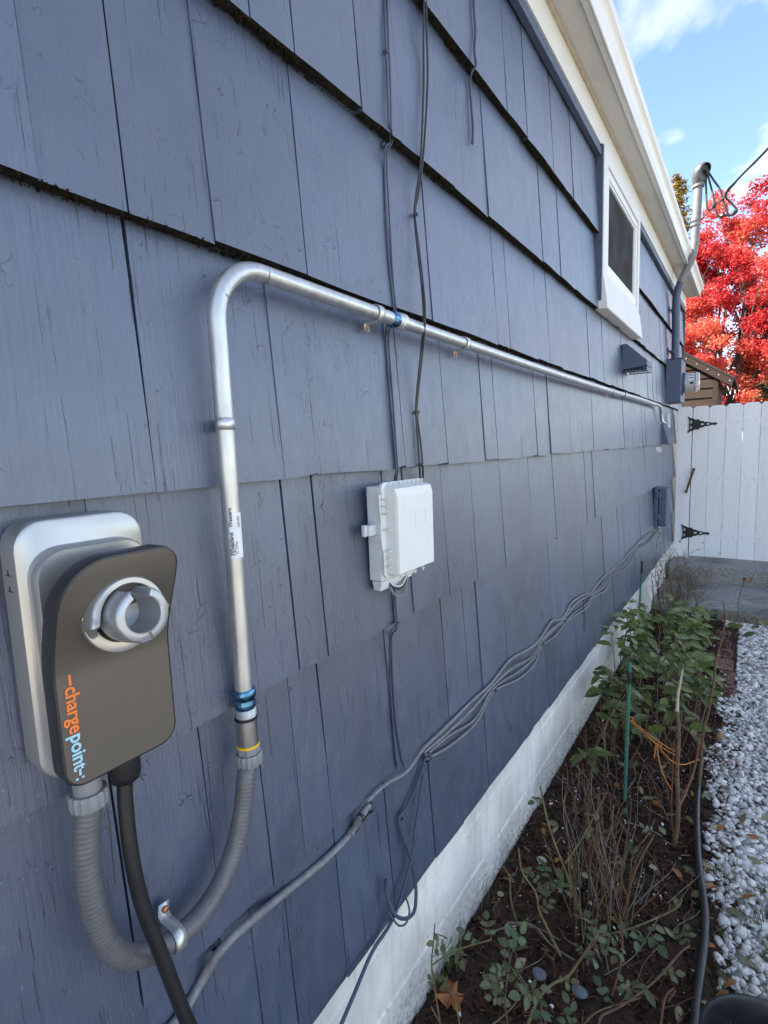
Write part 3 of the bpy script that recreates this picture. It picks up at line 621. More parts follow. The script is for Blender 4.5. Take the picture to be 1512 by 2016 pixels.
# cable gland and charging cable
gp = W(246, 1522, 0.050)
mb = MB(); mb.lathe((gp.x, gp.y, gp.z-0.010), (0, 0, 1), [(0, 0.011), (0.004, 0.016), (0.012, 0.018), (0.034, 0.018)], 20); mb.build('cable_gland', 'black_plastic', ch)
cp = [(gp.x, gp.y, gp.z), W(247, 1580, 0.051), W(258, 1680, 0.056), W(280, 1780, 0.060), W(318, 1880, 0.066), W(360, 1990, 0.072), W(400, 2080, 0.08), W(450, 2200, 0.09)]
cp += [(0.13, 0.32, 0.35), (0.16, 0.27, 0.10), (0.2, 0.2, 0.012), (0.34, 0.02, 0.012)]
mb = MB(); mb.tube(cp, 0.0088, 14, 0, True, 8); tag(mb.build('charging_cable', 'rubber_black'), 'thick black charging cable hanging from the underside of the charging station', 'cable')

# ------------------------------------------------------------------ rigid steel conduit
XC = 0.021; RCON = 0.0133; YV = 0.4765; ZH = 1.7345; BR = 0.085
con = thing('steel_conduit', (XC, YV, 1.1), 'galvanised steel conduit that rises, bends and runs along the shingles', 'conduit')
zc0 = W(476, 1362, XC).z
pts = [(XC, YV-0.001, zc0+0.0), (XC, YV, zc0+0.3), (XC, YV, ZH-BR)]
for i in range(1, 13):
    a = PI/2*i/12; pts.append((XC, YV+BR-BR*math.cos(a), ZH-BR+BR*math.sin(a)))
def hz(y): return ZH-0.010*math.sin(PI*max(0, min(1, (y-YV-BR)/3.2)))**0.9
YE = 4.80
yy = YV+BR+0.05
while yy < YE-0.12: pts.append((XC, yy, hz(yy))); yy += 0.12
ze_ = hz(YE)
pts += [(XC, YE-0.08, ze_), (XC, YE-0.02, ze_-0.006), (XC, YE+0.03, ze_-0.03), (XC, YE+0.055, ze_-0.08), (XC+0.004, YE+0.065, ze_-0.115), (XC+0.018, YE+0.075, ze_-0.135), (XC+0.035, YE+0.08, ze_-0.137)]
mb = MB(); mb.tube(pts, RCON, 20); mb.build('pipe', 'galvanised', con)
for p, axv in (((XC, YV+0.010, ZH-BR+0.034), (0, 0.42, 1)), ((XC, YV+BR+0.008, ZH-0.001), (0, 1, 0.02))):
    mb = MB(); a_ = Vector(axv).normalized(); mb.lathe(Vector(p), a_, [(-0.0005, RCON+0.0003), (0.0005, RCON+0.0003)], 20, 0, False); mb.build('bend_mark', 'ink', con)
def coupling(px, py, y=None):
    p = W(px, py, XC); y = p.y; z = hz(y)
    mb = MB(); prof_ = [(-0.026, RCON), (-0.026, RCON+0.003), (-0.022, RCON+0.0046), (-0.012, RCON+0.0046), (-0.010, RCON+0.0025), (-0.006, RCON+0.0025)]
    mb.lathe((XC, y, z), (0, 1, 0), prof_, 12); c = mb.build('coupling', 'zinc_blue', con)
    mb = MB(); mb.lathe((XC, y, z), (0, 1, 0), [(-0.006, RCON+0.002), (0.0, RCON+0.0036), (0.006, RCON+0.002), (0.008, RCON+0.0045), (0.02, RCON+0.0045), (0.024, RCON)], 12); mb.build('lock_nut', 'zinc', c)
coupling(783, 638); coupling(1228, 776)
def strap(y, z, vertical=False):
    mb = MB(); r = RCON+0.0016; w_ = 0.0085
    prof_ = []
    for i in range(13):                   # half ring round the pipe, then one ear on the wall
        a = -PI/2+PI*i/12; prof_.append((XC+r*math.cos(a), r*math.sin(a)))
    ear = [(-0.002, -r), (-0.006, -r-0.002), (-0.006, -r-0.015)]
    line = [(x, h) for x, h in ear[::-1]]+prof_+([(-0.005, r)] if not vertical else [])
    vs = []
    for s in (-w_, w_):
        for x, h in line: vs.append((x, y-h if vertical else y+s, z+s if vertical else z+h))
    k = len(line); mb.add(vs, [(i, i+1, k+i+1, k+i) for i in range(k-1)]); o = mb.build('strap', 'zinc', con, True); so = o.modifiers.new('thick', 'SOLIDIFY'); so.thickness = 0.0016; so.offset = 1
    sy, sz = (y+r+0.009, z) if vertical else (y, z-r-0.009)
    mb = MB(); mb.lathe((-0.0055, sy, sz), (1, 0, 0), [(0, 0.004), (0.0035, 0.004), (0.0045, 0.0028)], 10); mb.build('screw', 'copper' if not vertical else 'steel_dull', o)
for px, py in ((742, 624), (914, 684), (1205, 768)): p = W(px, py, XC); strap(p.y, hz(p.y))
strap(YV, W(442, 835, XC).z, True)
# printed sticker wrapped on the upright run
def wrapz(a, z, off=0.0006): return (XC+(RCON+off)*math.cos(a), YV+(RCON+off)*math.sin(a), z)
zs1 = W(458, 1008, XC).z; zs0 = W(466, 1095, XC).z; a0, a1 = -0.95, 0.55
mb = MB(); k = 8; vs = [wrapz(a0+(a1-a0)*i/k, z) for z in (zs0, zs1) for i in range(k+1)]
mb.add(vs, [(i, i+1, k+2+i, k+1+i) for i in range(k)]); st = mb.build('sticker', 'sticker_white', con)
for txt, s, aa, z, col in (('Wheatland', 0.0078, -0.62, zs0+0.004, 'ink'), ('TUBE CO', 0.0040, -0.42, zs0+0.004, 'ink_grey'), ('Western', 0.0078, -0.62, zs0+0.046, 'ink'), ('UL  LISTED', 0.0040, -0.18, zs0+0.006, 'ink_grey')):
    vs, fs = text_mesh(txt, s); mb = MB(); mb.add([wrapz(aa-v.y/RCON, z+v.x, 0.0009) for v in vs], fs); mb.build('print', col, st, False)
mb = MB(); z = zs0+0.046
while z < zs1-0.004:
    wz_ = random.choice((0.0005, 0.001)); vs = [wrapz(a, zz, 0.0009) for zz in (z, z+wz_) for a in (-0.10, 0.05, 0.2)]
    mb.add(vs, [(0, 1, 4, 3), (1, 2, 5, 4)]); z += wz_+random.choice((0.0006, 0.001))
mb.build('barcode', 'ink', st, False)
# fittings at the foot of the upright run
zb = zc0
mb = MB(); mb.lathe((XC, YV, zb-0.026), (0, 0, 1), [(0.0, 0.0155), (0.002, 0.0165), (0.010, 0.0160), (0.012, 0.0150), (0.016, 0.0158), (0.019, 0.0178), (0.026, 0.0178), (0.0295, 0.0160), (0.030, RCON)], 18); fit = mb.build('compression_fitting', 'zinc_blue', con)
mb = MB(); prof_ = [(0.0, 0.0150)]
for i in range(5): prof_ += [(0.0014+i*0.0028, 0.0162), (0.0028+i*0.0028, 0.0150)]
mb.lathe((XC, YV, zb-0.041), (0, 0, 1), prof_, 20); mb.build('threaded_neck', 'zinc', fit)
mb = MB(); mb.lathe((XC, YV, zb-0.045), (0, 0, 1), [(0, 0.0160), (0.001, 0.0178), (0.003, 0.0178), (0.004, 0.0160)], 20); mb.build('gasket', 'black_plastic', fit)
mb = MB(); mb.lathe((XC, YV, zb-0.085), (0, 0, 1), [(0, 0.0164), (0.0405, 0.0164)], 24); mb.build('sleeve', 'steel_dull', fit)

# ------------------------------------------------------------------ grey flexible conduit
flx = thing('flexible_conduit', (0.04, 0.35, 0.81), 'grey ribbed flexible conduit looping under the charging station to the steel conduit', 'conduit')
zf = zb-0.085
mb = MB(); mb.lathe((XC, YV, zf-0.0035), (0, 0, 1), [(0, 0.0175), (0.0035, 0.0175)], 24); mb.build('seal_ring', 'yellow_seal', flx)
mb = MB(); mb.lathe((XC, YV, zf-0.014), (0, 0, 1), [(0, 0.0178), (0.0105, 0.0178)], 8); mb.build('hex_body', 'pvc_grey', flx, False)
def gland_nut(o, n=16, r=0.0195, h=0.019):
    mb = MB(); loops = []
    for hh, s in ((0, 0.94), (0.002, 1), (h-0.002, 1), (h, 0.95)):
        L = []
        for k in range(n*4):
            a = 2*PI*k/(n*4); rr = (r+0.0012 if k % 4 == 0 else r)*s; L.append((o[0]+rr*math.cos(a), o[1]+rr*math.sin(a), o[2]+hh))
        loops.append(L)
    loft(mb, loops); return mb.build('gland_nut', 'pvc_grey', flx, True)
gland_nut((XC, YV, zf-0.034))
en = W(176, 1578, 0.036); gland_nut((en.x, en.y, en.z-0.004)); mb = MB(); mb.lathe((en.x, en.y, en.z+0.012), (0, 0, 1), [(0, 0.015), (0.03, 0.015)], 20); mb.build('threaded_neck', 'pvc_grey', flx)
fp = [(XC, YV, zf-0.028), W(484, 1530, 0.026), W(477, 1600, 0.028), W(455, 1690, 0.031), W(410, 1780, 0.033), W(345, 1848, 0.034), W(275, 1882, 0.036), W(222, 1868, 0.037), W(188, 1800, 0.037), W(173, 1710, 0.037), W(171, 1640, 0.036), (en.x, en.y, en.z)]
P_, R_ = cat(fp, 0.0140, 24); pp = []; rr = []; acc = 0.0; nxt = 0.0; PITCH = 0.0060
for a_, b_ in zip(P_, P_[1:]):            # evenly spaced shallow ribs
    L_ = (b_-a_).length
    while nxt <= acc+L_:
        pp.append(a_.lerp(b_, (nxt-acc)/L_)); rr.append(0.0141+(0.00018 if (len(pp) % 4) in (0, 1) else -0.00014)); nxt += PITCH/4
    acc += L_
mb = MB(); mb.tube(pp, rr, 18); mb.build('ribbed_hose', 'flex_grey', flx)
sp_ = W(345, 1848, 0.034); sd = (Vector(W(410, 1780, 0.033))-Vector(W(275, 1882, 0.036))).normalized(); sn = Vector((1, 0, 0)); sb = sd.cross(sn).normalized()
if sb.z < 0: sb = -sb
mb = MB(); line = []; r = 0.0165
for i in range(13):
    a = -PI/2+PI*i/12; line.append(Vector(sp_)+sn*r*math.cos(a)*1.0+sb*r*math.sin(a))
line = [Vector(sp_)-sb*r-sn*0.03]+line+[Vector(sp_)+sb*(r)-sn*0.022, Vector(sp_)+sb*(r+0.004)-sn*0.028, Vector(sp_)+sb*(r+0.019)-sn*0.028]
vs = [p+sd*s for s in (-0.008, 0.008) for p in line]; k = len(line); mb.add(vs, [(i, i+1, k+i+1, k+i) for i in range(k-1)])
o = mb.build('strap', 'zinc', flx); so = o.modifiers.new('thick', 'SOLIDIFY'); so.thickness = 0.0018
mb = MB(); mb.lathe(Vector(sp_)+sb*(r+0.011)-sn*0.027, sn, [(0, 0.0045), (0.004, 0.0045), (0.005, 0.003)], 10); mb.build('screw', 'copper', o)

# ------------------------------------------------------------------ white network box
bt = W(777, 959, 0.066); bb_ = W(790, 1133, 0.066); by0 = (bt.y+bb_.y)/2-0.003; by1 = W(853, 1020, 0.066).y+0.006; bz0 = bb_.z-0.004; bz1 = bt.z+0.004
nb = thing('network_box', (0, (by0+by1)/2, bz0), 'white plastic network interface box with ribbed edge below the cables', 'utility box')
mb = MB(); mb.box((-0.006, by0-0.004, bz0-0.012), (0.027, by1-0.012, bz1-0.004)); base = mb.build('base', 'box_grey', nb, False, 0.003)
for z in (bz0+0.012, bz0+0.07, bz0+0.145, bz1-0.022): mb = MB(); mb.box((-0.004, by0-0.006, z), (0.026, by0-0.0045, z+0.002)); mb.build('rib', 'box_grey', base, False)
for i in range(3): mb = MB(); mb.box((0.0, by0-0.003+i*0.002, bz0-0.020-i*0.007), (0.024-i*0.003, by1-0.02-i*0.012, bz0-0.0125-i*0.007)); mb.build('cable_port', 'box_grey', base, False, 0.0015)
mb = MB()
def bl(x, i, r=0.012, zt=0.0): return [(x, y, z) for y, z in rrect(by0-0.004+i, by1+0.004-i, bz0-0.004+i, bz1+0.004-i-zt, max(0.002, r-i), 4)]
loft(mb, [bl(0.0275, 0.0), bl(0.034, 0.0), bl(0.035, 0.003), bl(0.0355, 0.006, 0.012), bl(0.060, 0.0085, 0.0115, 0.004), bl(0.0655, 0.0105, 0.0115, 0.016), bl(0.066, 0.0115, 0.0115, 0.018)])
lid = mb.build('lid', 'box_white', nb, False, 0.0008)
mb = MB(); rail = [(0.036, by0-0.0055, bz0+0.01), (0.036, by0-0.0055, bz0+0.05), (0.032, by0-0.0055, bz0+0.065), (0.031, by0-0.0055, bz0+0.085), (0.031, by0-0.0055, bz1-0.085), (0.032, by0-0.0055, bz1-0.07), (0.029, by0-0.0055, bz1-0.05), (0.029, by0-0.0055, bz1-0.02)]
mb.tube(rail, 0.0028, 6); mb.build('hinge_rail', 'box_white', lid)
for z in [bz0+0.022, bz0+0.038, bz0+0.054, bz0+0.098, bz1-0.060, bz1-0.045, bz1-0.030]:
    mb = MB(); mb.box((0.028, by0-0.0075, z), (0.050, by0+0.0005, z+0.0022)); mb.build('hinge_rib', 'box_white', lid, False)
for i in range(8):
    y = by0+0.016+i*(by1-by0-0.03)/7
    mb = MB(); mb.box((0.036, y, bz1-0.002), (0.044, y+0.002, bz1+0.0035)); mb.build('edge_rib', 'box_white', lid, False)
    mb = MB(); mb.box((0.036, y, bz0-0.0035), (0.044, y+0.002, bz0+0.001)); mb.build('edge_rib', 'box_white', lid, False)
mb = MB(); cy = by0+(by1-by0)*0.60; cz = bz0+(bz1-bz0)*0.60
frame_rect(mb, cy-0.022, cy+0.022, cz-0.020, cz+0.020, (0.0018,)*4, 0.0655, 0.0672); mb.build('label_frame', 'box_white', lid, False)
mb = MB(); mb.box((0.006, by0-0.030, bz0+0.088), (0.020, by0-0.004, bz0+0.110)); mb.box((0.004, by0-0.038, bz0+0.087), (0.014, by0-0.030, bz0+0.111)); mb.build('latch', 'box_grey', nb, False, 0.002)
for i in (0.3, 0.68, 0.9):
    mb = MB(); y = by0+(by1-by0)*i; mb.box((0.040, y-0.001, bz0-0.014), (0.043, y+0.001, bz0-0.004)); mb.box((0.040, y-0.005, bz0-0.010), (0.043, y+0.005, bz0-0.008)); mb.build('tie_lug', 'box_white', nb, False)
for k, (dz, r, mt) in enumerate(((0.040, 0.0026, 'cable_black'), (0.056, 0.0026, 'cable_grey'), (0.034, 0.0018, 'box_grey'))):
    mb = MB(); mb.tube([(0.016, by0+0.03, bz0-0.014), (0.026, by0+0.036, bz0-dz*0.8), (0.030, by0+0.062, bz0-dz), (0.026, by0+0.088, bz0-dz*0.6), (0.02, by0+0.092, bz0-0.01)], r, 7, 0, True, 6); mb.build('jumper_wire', mt, nb)

# ------------------------------------------------------------------ cables on the wall
def wcable(name, pts, r, matn, label, off=None, sides=7, k=6, group=None, catn='cable'):
    P_ = [WS(px, py, max(0.002, (o[0] if o else 0))+r*0.9) for px, py, *o in pts]
    if pts[0][1] < 0:                     # carry it on up to the moulding
        q = P_[0]; up_ = []; z = 2.808
        while z > q.z+0.05: up_.append(Vector((max(surf_x(z), surf_x(z+0.022))+0.003+r*0.9, q.y+random.uniform(-.002, .002), z))); z -= 0.12
        P_ = up_+P_
    if pts[-1][1] > 2016: P_ += [Vector((0.02, P_[-1].y-0.05, 0.12)), Vector((0.03, P_[-1].y-0.08, -0.03))]
    mb = MB(); mb.tube(P_, r, sides, 0, True, k); return tag(mb.build(name, matn), label, catn, group)
wcable('wall_cable', [(757,-40),(758,60),(762,150),(765,230,.004),(768,278,.008),(759,290,.012),(757,330),(760,430),(766,520),(775,600,.004),(777,618,.008),(764,640,.03),(760,665),(768,780),(776,870),(780,925,.003),(778,935,.01),(775,960)], 0.0021, 'blue_cable', 'blue painted cable pressed into the joint left of the hanging wire pair')
wcable('wall_cable', [(763,-40),(764,60),(768,150),(770,240,.004),(772,280,.01),(763,295,.01),(762,340),(768,450),(773,540),(779,604,.004),(781,622,.01),(769,645,.03),(765,670),(773,780),(780,880),(783,926,.003),(781,940,.01),(779,960)], 0.0018, 'blue_cable', 'thinner blue painted cable beside the joint cable left of the hanging wire pair')
wcable('wall_cable', [(835,-40),(834,60,.012),(834,160,.006),(831,260,.01),(827,330,.022),(819,385,.014),(816,424,.004),(821,480,.01),(830,560,.02),(834,630,.034),(828,700,.026),(821,770,.01),(819,812,.004),(823,870,.004),(826,915,.004),(827,940,.012)], 0.0024, 'cable_black', 'dark wire of the hanging pair that crosses the steel conduit, left strand')
wcable('wall_cable', [(838,-40),(840,60,.012),(842,150,.008),(838,240,.012),(832,320,.024),(824,380,.016),(817,422,.006),(825,490,.012),(833,560,.022),(837,625,.036),(831,700,.026),(823,775,.01),(821,812,.005),(828,870,.004),(832,915,.004),(833,940,.012)], 0.0024, 'cable_black', 'dark wire of the hanging pair that crosses the steel conduit, right strand')
wcable('wall_cable', [(933,-40),(933,20),(936,60),(934,100,.002),(937,128,.005),(929,142,.012),(925,165),(928,210),(931,250),(930,283,.002)], 0.0032, 'blue_cable', 'short blue painted cable end high on the wall right of the hanging wires')
wcable('wall_cable', [(775,1155,.01),(776,1190),(779,1226,.004),(777,1236,.012),(768,1250),(768,1320),(772,1400),(778,1480),(783,1508)], 0.0021, 'blue_cable', 'blue painted cable dropping from the network box, left strand')
wcable('wall_cable', [(777,1155,.01),(779,1190),(782,1224,.004),(780,1240,.012),(771,1255),(773,1330),(779,1420),(789,1485),(797,1515,.004)], 0.0019, 'blue_cable', 'blue painted cable dropping from the network box, right strand')
# the bundle that runs under the course edge
mb = MB(); P_ = [WS(px, py, 0.006) for px, py in [(250,2120),(330,2030),(372,1975),(400,1925),(437,1868),(480,1825),(560,1758),(640,1692),(690,1640),(712,1606)]]
P_ = [Vector((0.012, -0.75, 0.40)), Vector((0.012, -0.3, 0.46)), Vector((0.010, 0.02, 0.52))]+P_
fc = thing('feeder_cable', P_[0], 'thick grey cable running up the lower wall below the charging station', 'cable')
mb.tube(P_, 0.0072, 10, 0, True, 6); mb.build('sheath', 'cable_grey', fc)
P2 = [WS(px, py, 0.007) for px, py in [(688,1643),(700,1625),(712,1606),(726,1586)]]
mb = MB(); mb.tube(P2, [0.0086, 0.0088, 0.0086, 0.0070], 10, 0, True, 4); sl = mb.build('splice_sleeve', 'cable_grey', fc)
for px, py in ((697,1630),(712,1607),(718,1598)):
    a = WS(px-3, py+4, 0.007); b = WS(px+3, py-4, 0.007); mb = MB(); mb.tube([a, b], 0.0096, 10); mb.build('tape_band', 'cable_black', sl)
BASE = [(726,1586),(765,1562),(805,1530),(835,1482),(880,1440),(930,1400),(968,1352),(1010,1312),(1045,1290),(1063,1265),(1090,1232),(1108,1222),(1130,1195),(1152,1178),(1165,1170),(1188,1145),(1204,1127),(1225,1110),(1240,1090),(1252,1078),(1262,1066),(1275,1058),(1290,1045),(1300,1040)]
pins = {0, 3, 6, 9, 11, 14, 16, 19, 22, 23}
labs = ['topmost grey cable of the bundle sagging along the lower wall', 'second grey cable from the top of the bundle along the lower wall', 'third grey cable from the top of the bundle along the lower wall', 'lowest grey cable of the bundle sagging most along the lower wall']
for c in range(4):
    pts = []
    for i, (px, py) in enumerate(BASE):
        if c and i < 3: continue
        sc = max(0.25, (1480-px)/640)
        sg = (-7+c*6.5)*sc if i in pins else (-13+c*14+random.uniform(-6, 6))*sc
        pts.append((px+sg*0.35, py+sg, 0.004+0.002*(c % 2)))
    wcable('bundle_cable', pts, 0.0036 if c else 0.0040, 'cable_grey', labs[c], sides=7, k=5, group='cables of the bundle along the lower wall')
wcable('drop_cable', [(838,1490,.004),(822,1540,.006),(800,1590,.006),(786,1610,.004),(790,1640,.004),(805,1680,.01),(815,1720,.016),(819,1760,.022),(815,1795,.03),(800,1808,.03),(780,1803,.028),(765,1775,.016),(760,1745,.010),(759,1732,.012)], 0.0042, 'blue_cable', 'blue painted cable hanging from the bundle and curled up into a hook', k=8)
wcable('drop_cable', [(836,1505,.008),(828,1560,.010),(820,1620,.012),(812,1680,.012),(800,1730,.014),(785,1780,.02),(770,1815,.02),(755,1840,.012),(742,1858,.012),(725,1890,.02),(700,1950,.03),(672,2016,.035),(640,2090,.04)], 0.0040, 'blue_cable', 'blue painted cable dropping from the bundle across the foundation to the ground', k=8)
wcable('drop_cable', [(793,1752,.014),(802,1775,.02),(806,1795,.028),(799,1818,.034),(785,1822,.034),(773,1808,.028),(764,1795,.02)], 0.0022, 'blue_cable', 'thin dark wire making a small loop below the curled cable end')
clip_spots = [(437,1866,0.011),(726,1588,0.010),(838,1488,0.012),(968,1356,0.012),(1063,1266,0.012),(1108,1222,0.011),(1152,1178,0.011),(1204,1127,0.010),(1240,1090,0.009),(742,1858,0.008),(788,1606,0.007)]
def clip_proto(s):
    mb = MB(); mb.box((0.0, -0.0035, -s*1.15), (s*1.1, 0.0035, s*1.15)); return mb
CL = ['clip on the thick grey cable near the bottom edge', 'clip above the splice sleeve of the thick grey cable', 'clip where the blue drop cables leave the bundle', 'second bundle clip counted from the drop cables', 'third bundle clip counted from the drop cables', 'fourth bundle clip counted from the drop cables', 'fifth bundle clip counted from the drop cables', 'sixth bundle clip counted from the drop cables', 'last bundle clip before the blue cable box', 'clip at the siding edge on the cable crossing the foundation', 'small clip high on the hooked drop cable']
for ci, (px, py, s) in enumerate(clip_spots):
    p = WS(px, py, 0.0); sx = surf_x(p.z) if p.z > COURSES[1] else -0.02
    mb = MB(); n = 9; line = [(0.001, s*1.5)]+[(s*1.25*math.sin(PI*i/n), s*1.15*math.cos(PI*i/n)) for i in range(n+1)]
    vs = [(sx+x, p.y+d, p.z+h) for d in (-0.004, 0.004) for x, h in line]; k = len(line)
    mb.add(vs, [(i, i+1, k+i+1, k+i) for i in range(k-1)]); o = mb.build('cable_clip', 'blue_cable'); so = o.modifiers.new('thick', 'SOLIDIFY'); so.thickness = 0.0022
    tag(o, CL[ci], 'cable clip', 'clips holding the cables on the lower wall')
TL = ['knot like tie of the hanging wire pair above the steel conduit', 'tie of the hanging wire pair below the steel conduit', 'tie on the joint cable at the upper mossy course edge', 'tie on the cables just below the network box', 'tie on the hanging wire pair just above the network box', 'tie on the joint cable near the top edge']
for ti, (px, py, s) in enumerate([(816,423,0.005),(819,812,0.005),(767,280,0.006),(779,1226,0.005),(826,915,0.004),(757,103,0.005)]):
    p = WS(px, py, 0.0); sx = surf_x(p.z); mb = MB(); mb.lathe((sx, p.y, p.z), (1, 0, 0), [(0, s*0.9), (0.005, s), (0.009, s*0.7)], 8)
    tag(mb.build('cable_tie', 'blue_cable'), TL[ti], 'cable tie', 'ties on the upright wires')

# ------------------------------------------------------------------ vent hood, dark cable box, flashing
vy0, vz0, vz1 = 3.40, 1.885, 2.035
vy1 = vy0+0.17
vh = thing('vent_hood', (0, vy0, vz0), 'blue painted louvred vent hood under the small window', 'vent hood')
mb = MB(); mb.add([(-0.012, vy0, vz0), (-0.012, vy1, vz0), (-0.012, vy1, vz1), (-0.012, vy0, vz1), (0.125, vy0, vz0+0.012), (0.125, vy1, vz0+0.012), (0.125, vy0, vz0+0.040), (0.125, vy1, vz0+0.040), (0.012, vy0, vz1), (0.012, vy1, vz1)],
    [(3, 8, 6, 4, 0), (2, 1, 5, 7, 9), (8, 9, 7, 6), (6, 7, 5, 4), (3, 2, 9, 8), (0, 1, 2, 3)]); mb.build('hood', 'blue_paint', vh, False, 0.003)
for i in range(7):
    x = 0.012+i*0.018; mb = MB(); mb.box((x, vy0+0.004, vz0-0.012), (x+0.004, vy1-0.004, vz0+0.008)); mb.build('grille_bar', 'blue_paint', vh, False)
mb = MB(); mb.box((0.0, vy0, vz0-0.016), (0.125, vy0+0.004, vz0-0.011)); mb.box((0.0, vy1-0.004, vz0-0.016), (0.125, vy1, vz0-0.011)); mb.box((0.121, vy0+0.0045, vz0-0.016), (0.125, vy1-0.0045, vz0-0.011)); mb.build('grille_frame', 'blue_paint', vh, False)
cbx = thing('cable_box', (0, 4.9, 0.71), 'tall blue painted cable box on the wall where the cable bundle ends', 'utility box')
mb = MB(); mb.box((-0.012, 4.80, 0.725), (0.018, 5.00, 1.065)); mb.build('base', 'blue_paint', cbx, False, 0.004)
mb = MB(); mb.box((0.020, 4.815, 0.735), (0.085, 5.01, 1.055)); mb.build('cover', 'blue_paint', cbx, False, 0.010)
for z in (0.80, 0.985): mb = MB(); mb.box((0.004, 4.79, z), (0.040, 4.814, z+0.045)); mb.build('hasp', 'blue_paint', cbx, False, 0.003)
mb = MB(); chz = 0.72
chain = thing('hanging_chain', (0.02, 4.93, 0.45), 'short rusty chain hanging under the blue cable box', 'chain')
for i in range(7):
    z = 0.715-i*0.036; mb = MB(); L = []
    for k in range(13):
        a = 2*PI*k/12; dy_, dz_ = 0.009*math.cos(a), 0.020*math.sin(a); L.append((0.016+(dy_ if i % 2 else 0), 4.93+(0 if i % 2 else dy_), z+dz_))
    mb.tube(L, 0.0032, 6); mb.build('chain_link', 'steel_dull', chain)
fl = MB(); p = W(1303, 838, 0.01); fl.prism([(-0.012, 1.60), (0.004, 1.60), (0.052, 1.425), (0.05, 1.418), (-0.012, 1.424)], 1, 5.10, 5.30)
tag(fl.build('flashing', 'blue_paint', None, False), 'small blue painted wedge shaped cover under the end of the steel conduit', 'flashing')
mb = MB(); P_ = [WS(1118, 1232, 0.004), WS(1148, 1180, 0.004), WS(1150, 1210, 0.004), WS(1151, 1243, 0.004)]
mb.tube(P_[1:], 0.0022, 6, 0, True, 4); tag(mb.build('wall_cable', 'blue_cable'), 'short dark wire end hanging from the bundle above the leafy shrub', 'cable')

# ------------------------------------------------------------------ electric meter and service mast
em = thing('electric_meter', (0, 5.4, 1.79), 'blue painted meter box with round grey electric meter facing the yard', 'electric meter')
mb = MB(); mb.box((-0.014, 5.30, 1.79), (0.112, 5.62, 2.165)); mb.build('meter_box', 'blue_paint', em, False, 0.006)
mb = MB(); mb.box((-0.016, 5.295, 2.166), (0.120, 5.625, 2.172)); mb.build('box_cap', 'blue_paint', em, False, 0.001)
mc = (0.113, 5.46, 1.965)
mb = MB(); mb.lathe(mc, (1, 0, 0), [(0, 0.092), (0.018, 0.092), (0.020, 0.086)], 32); mb.build('meter_ring', 'blue_paint', em)
mb = MB(); mb.lathe((mc[0]+0.020, mc[1], mc[2]), (1, 0, 0), [(0, 0.080), (0.074, 0.078), (0.080, 0.074)], 32); bd = mb.build('meter_body', 'meter_grey', em)
def onbody(a0, a1, x0, x1, matn, r=0.0812):
    mb = MB(); n = 5; vs = []
    for x in (x0, x1):
        for i in range(n+1):
            a = math.radians(a0+(a1-a0)*i/n); vs.append((mc[0]+0.02+x, mc[1]-r*math.cos(a), mc[2]+r*math.sin(a)))
    mb.add(vs, [(i, i+1, n+2+i, n+1+i) for i in range(n)]); mb.build('nameplate', matn, bd, False)
onbody(8, 34, 0.026, 0.066, 'sticker_white'); onbody(20, 27, 0.030, 0.062, 'ink'); onbody(-14, -2, 0.040, 0.066, 'ink')
mb = MB(); mb.lathe((mc[0]+0.101, mc[1], mc[2]), (1, 0, 0), [(0, 0.086), (0.004, 0.086), (0.022, 0.080), (0.027, 0.07)], 32); mb.build('meter_cover', 'clear_cover', em)
mb = MB(); mb.box((0.114, 5.31, 1.845), (0.130, 5.325, 1.885)); mb.build('seal_tag', 'tag_purple', em, False, 0.002)
ms = thing('service_mast', (0.05, 5.43, 2.17), 'bent service mast rising past the gutter to a weatherhead', 'service mast')
MY = 5.43
def mpt(px, py): return YP(px, py, MY)
low = [(0.046, MY, 2.173), (0.044, MY, 2.45), mpt(1331, 590)]
P_ = [low[0], low[1], mpt(1331, 600), mpt(1333, 578), mpt(1340, 556)]
mb = MB(); mb.tube(P_, 0.032, 18, 0, True, 5); mb.build('lower_pipe', 'blue_paint', ms)
P3 = [mpt(1340, 556), mpt(1353, 528), mpt(1362, 508), mpt(1367, 485), mpt(1369, 462), mpt(1372, 425), mpt(1374, 385), mpt(1375, 362)]
mb = MB(); mb.tube(P3, 0.0325, 18, 0, True, 5); mb.build('upper_pipe', 'mast_grey', ms)
for py, px in ((612, 1330), (692, 1327)):
    p = mpt(px, py); mb = MB(); mb.tube([(p.x, MY, p.z-0.012), (p.x, MY, p.z+0.012)], 0.036, 16); b_ = mb.build('pipe_clamp', 'blue_paint', ms)
    mb = MB(); mb.box((-0.02, MY-0.075, p.z-0.006), (0.02, MY-0.033, p.z+0.006)); mb.box((-0.02, MY-0.075, p.z-0.03), (0.0, MY-0.05, p.z+0.03)); mb.build('bracket', 'blue_paint', b_, False)
for i in range(4):
    z = 2.185+i*0.02; mb = MB(); mb.tube([(0.046, MY, z), (0.046, MY, z+0.009)], 0.0345, 16); mb.build('hub_ring', 'blue_paint', ms)
for px, py in ((1369, 443), (1370, 434)):
    p = mpt(px, py); mb = MB(); mb.tube([p-Vector((0, 0, .010)), p+Vector((0, 0, .010))], 0.041, 14); mb.build('insulator_clamp', 'mast_grey', ms)
p = mpt(1375, 366); mb = MB(); mb.tube([p-Vector((0, 0, .012)), p+Vector((0, 0, .012))], 0.046, 14); mb.build('head_collar', 'mast_grey', ms)
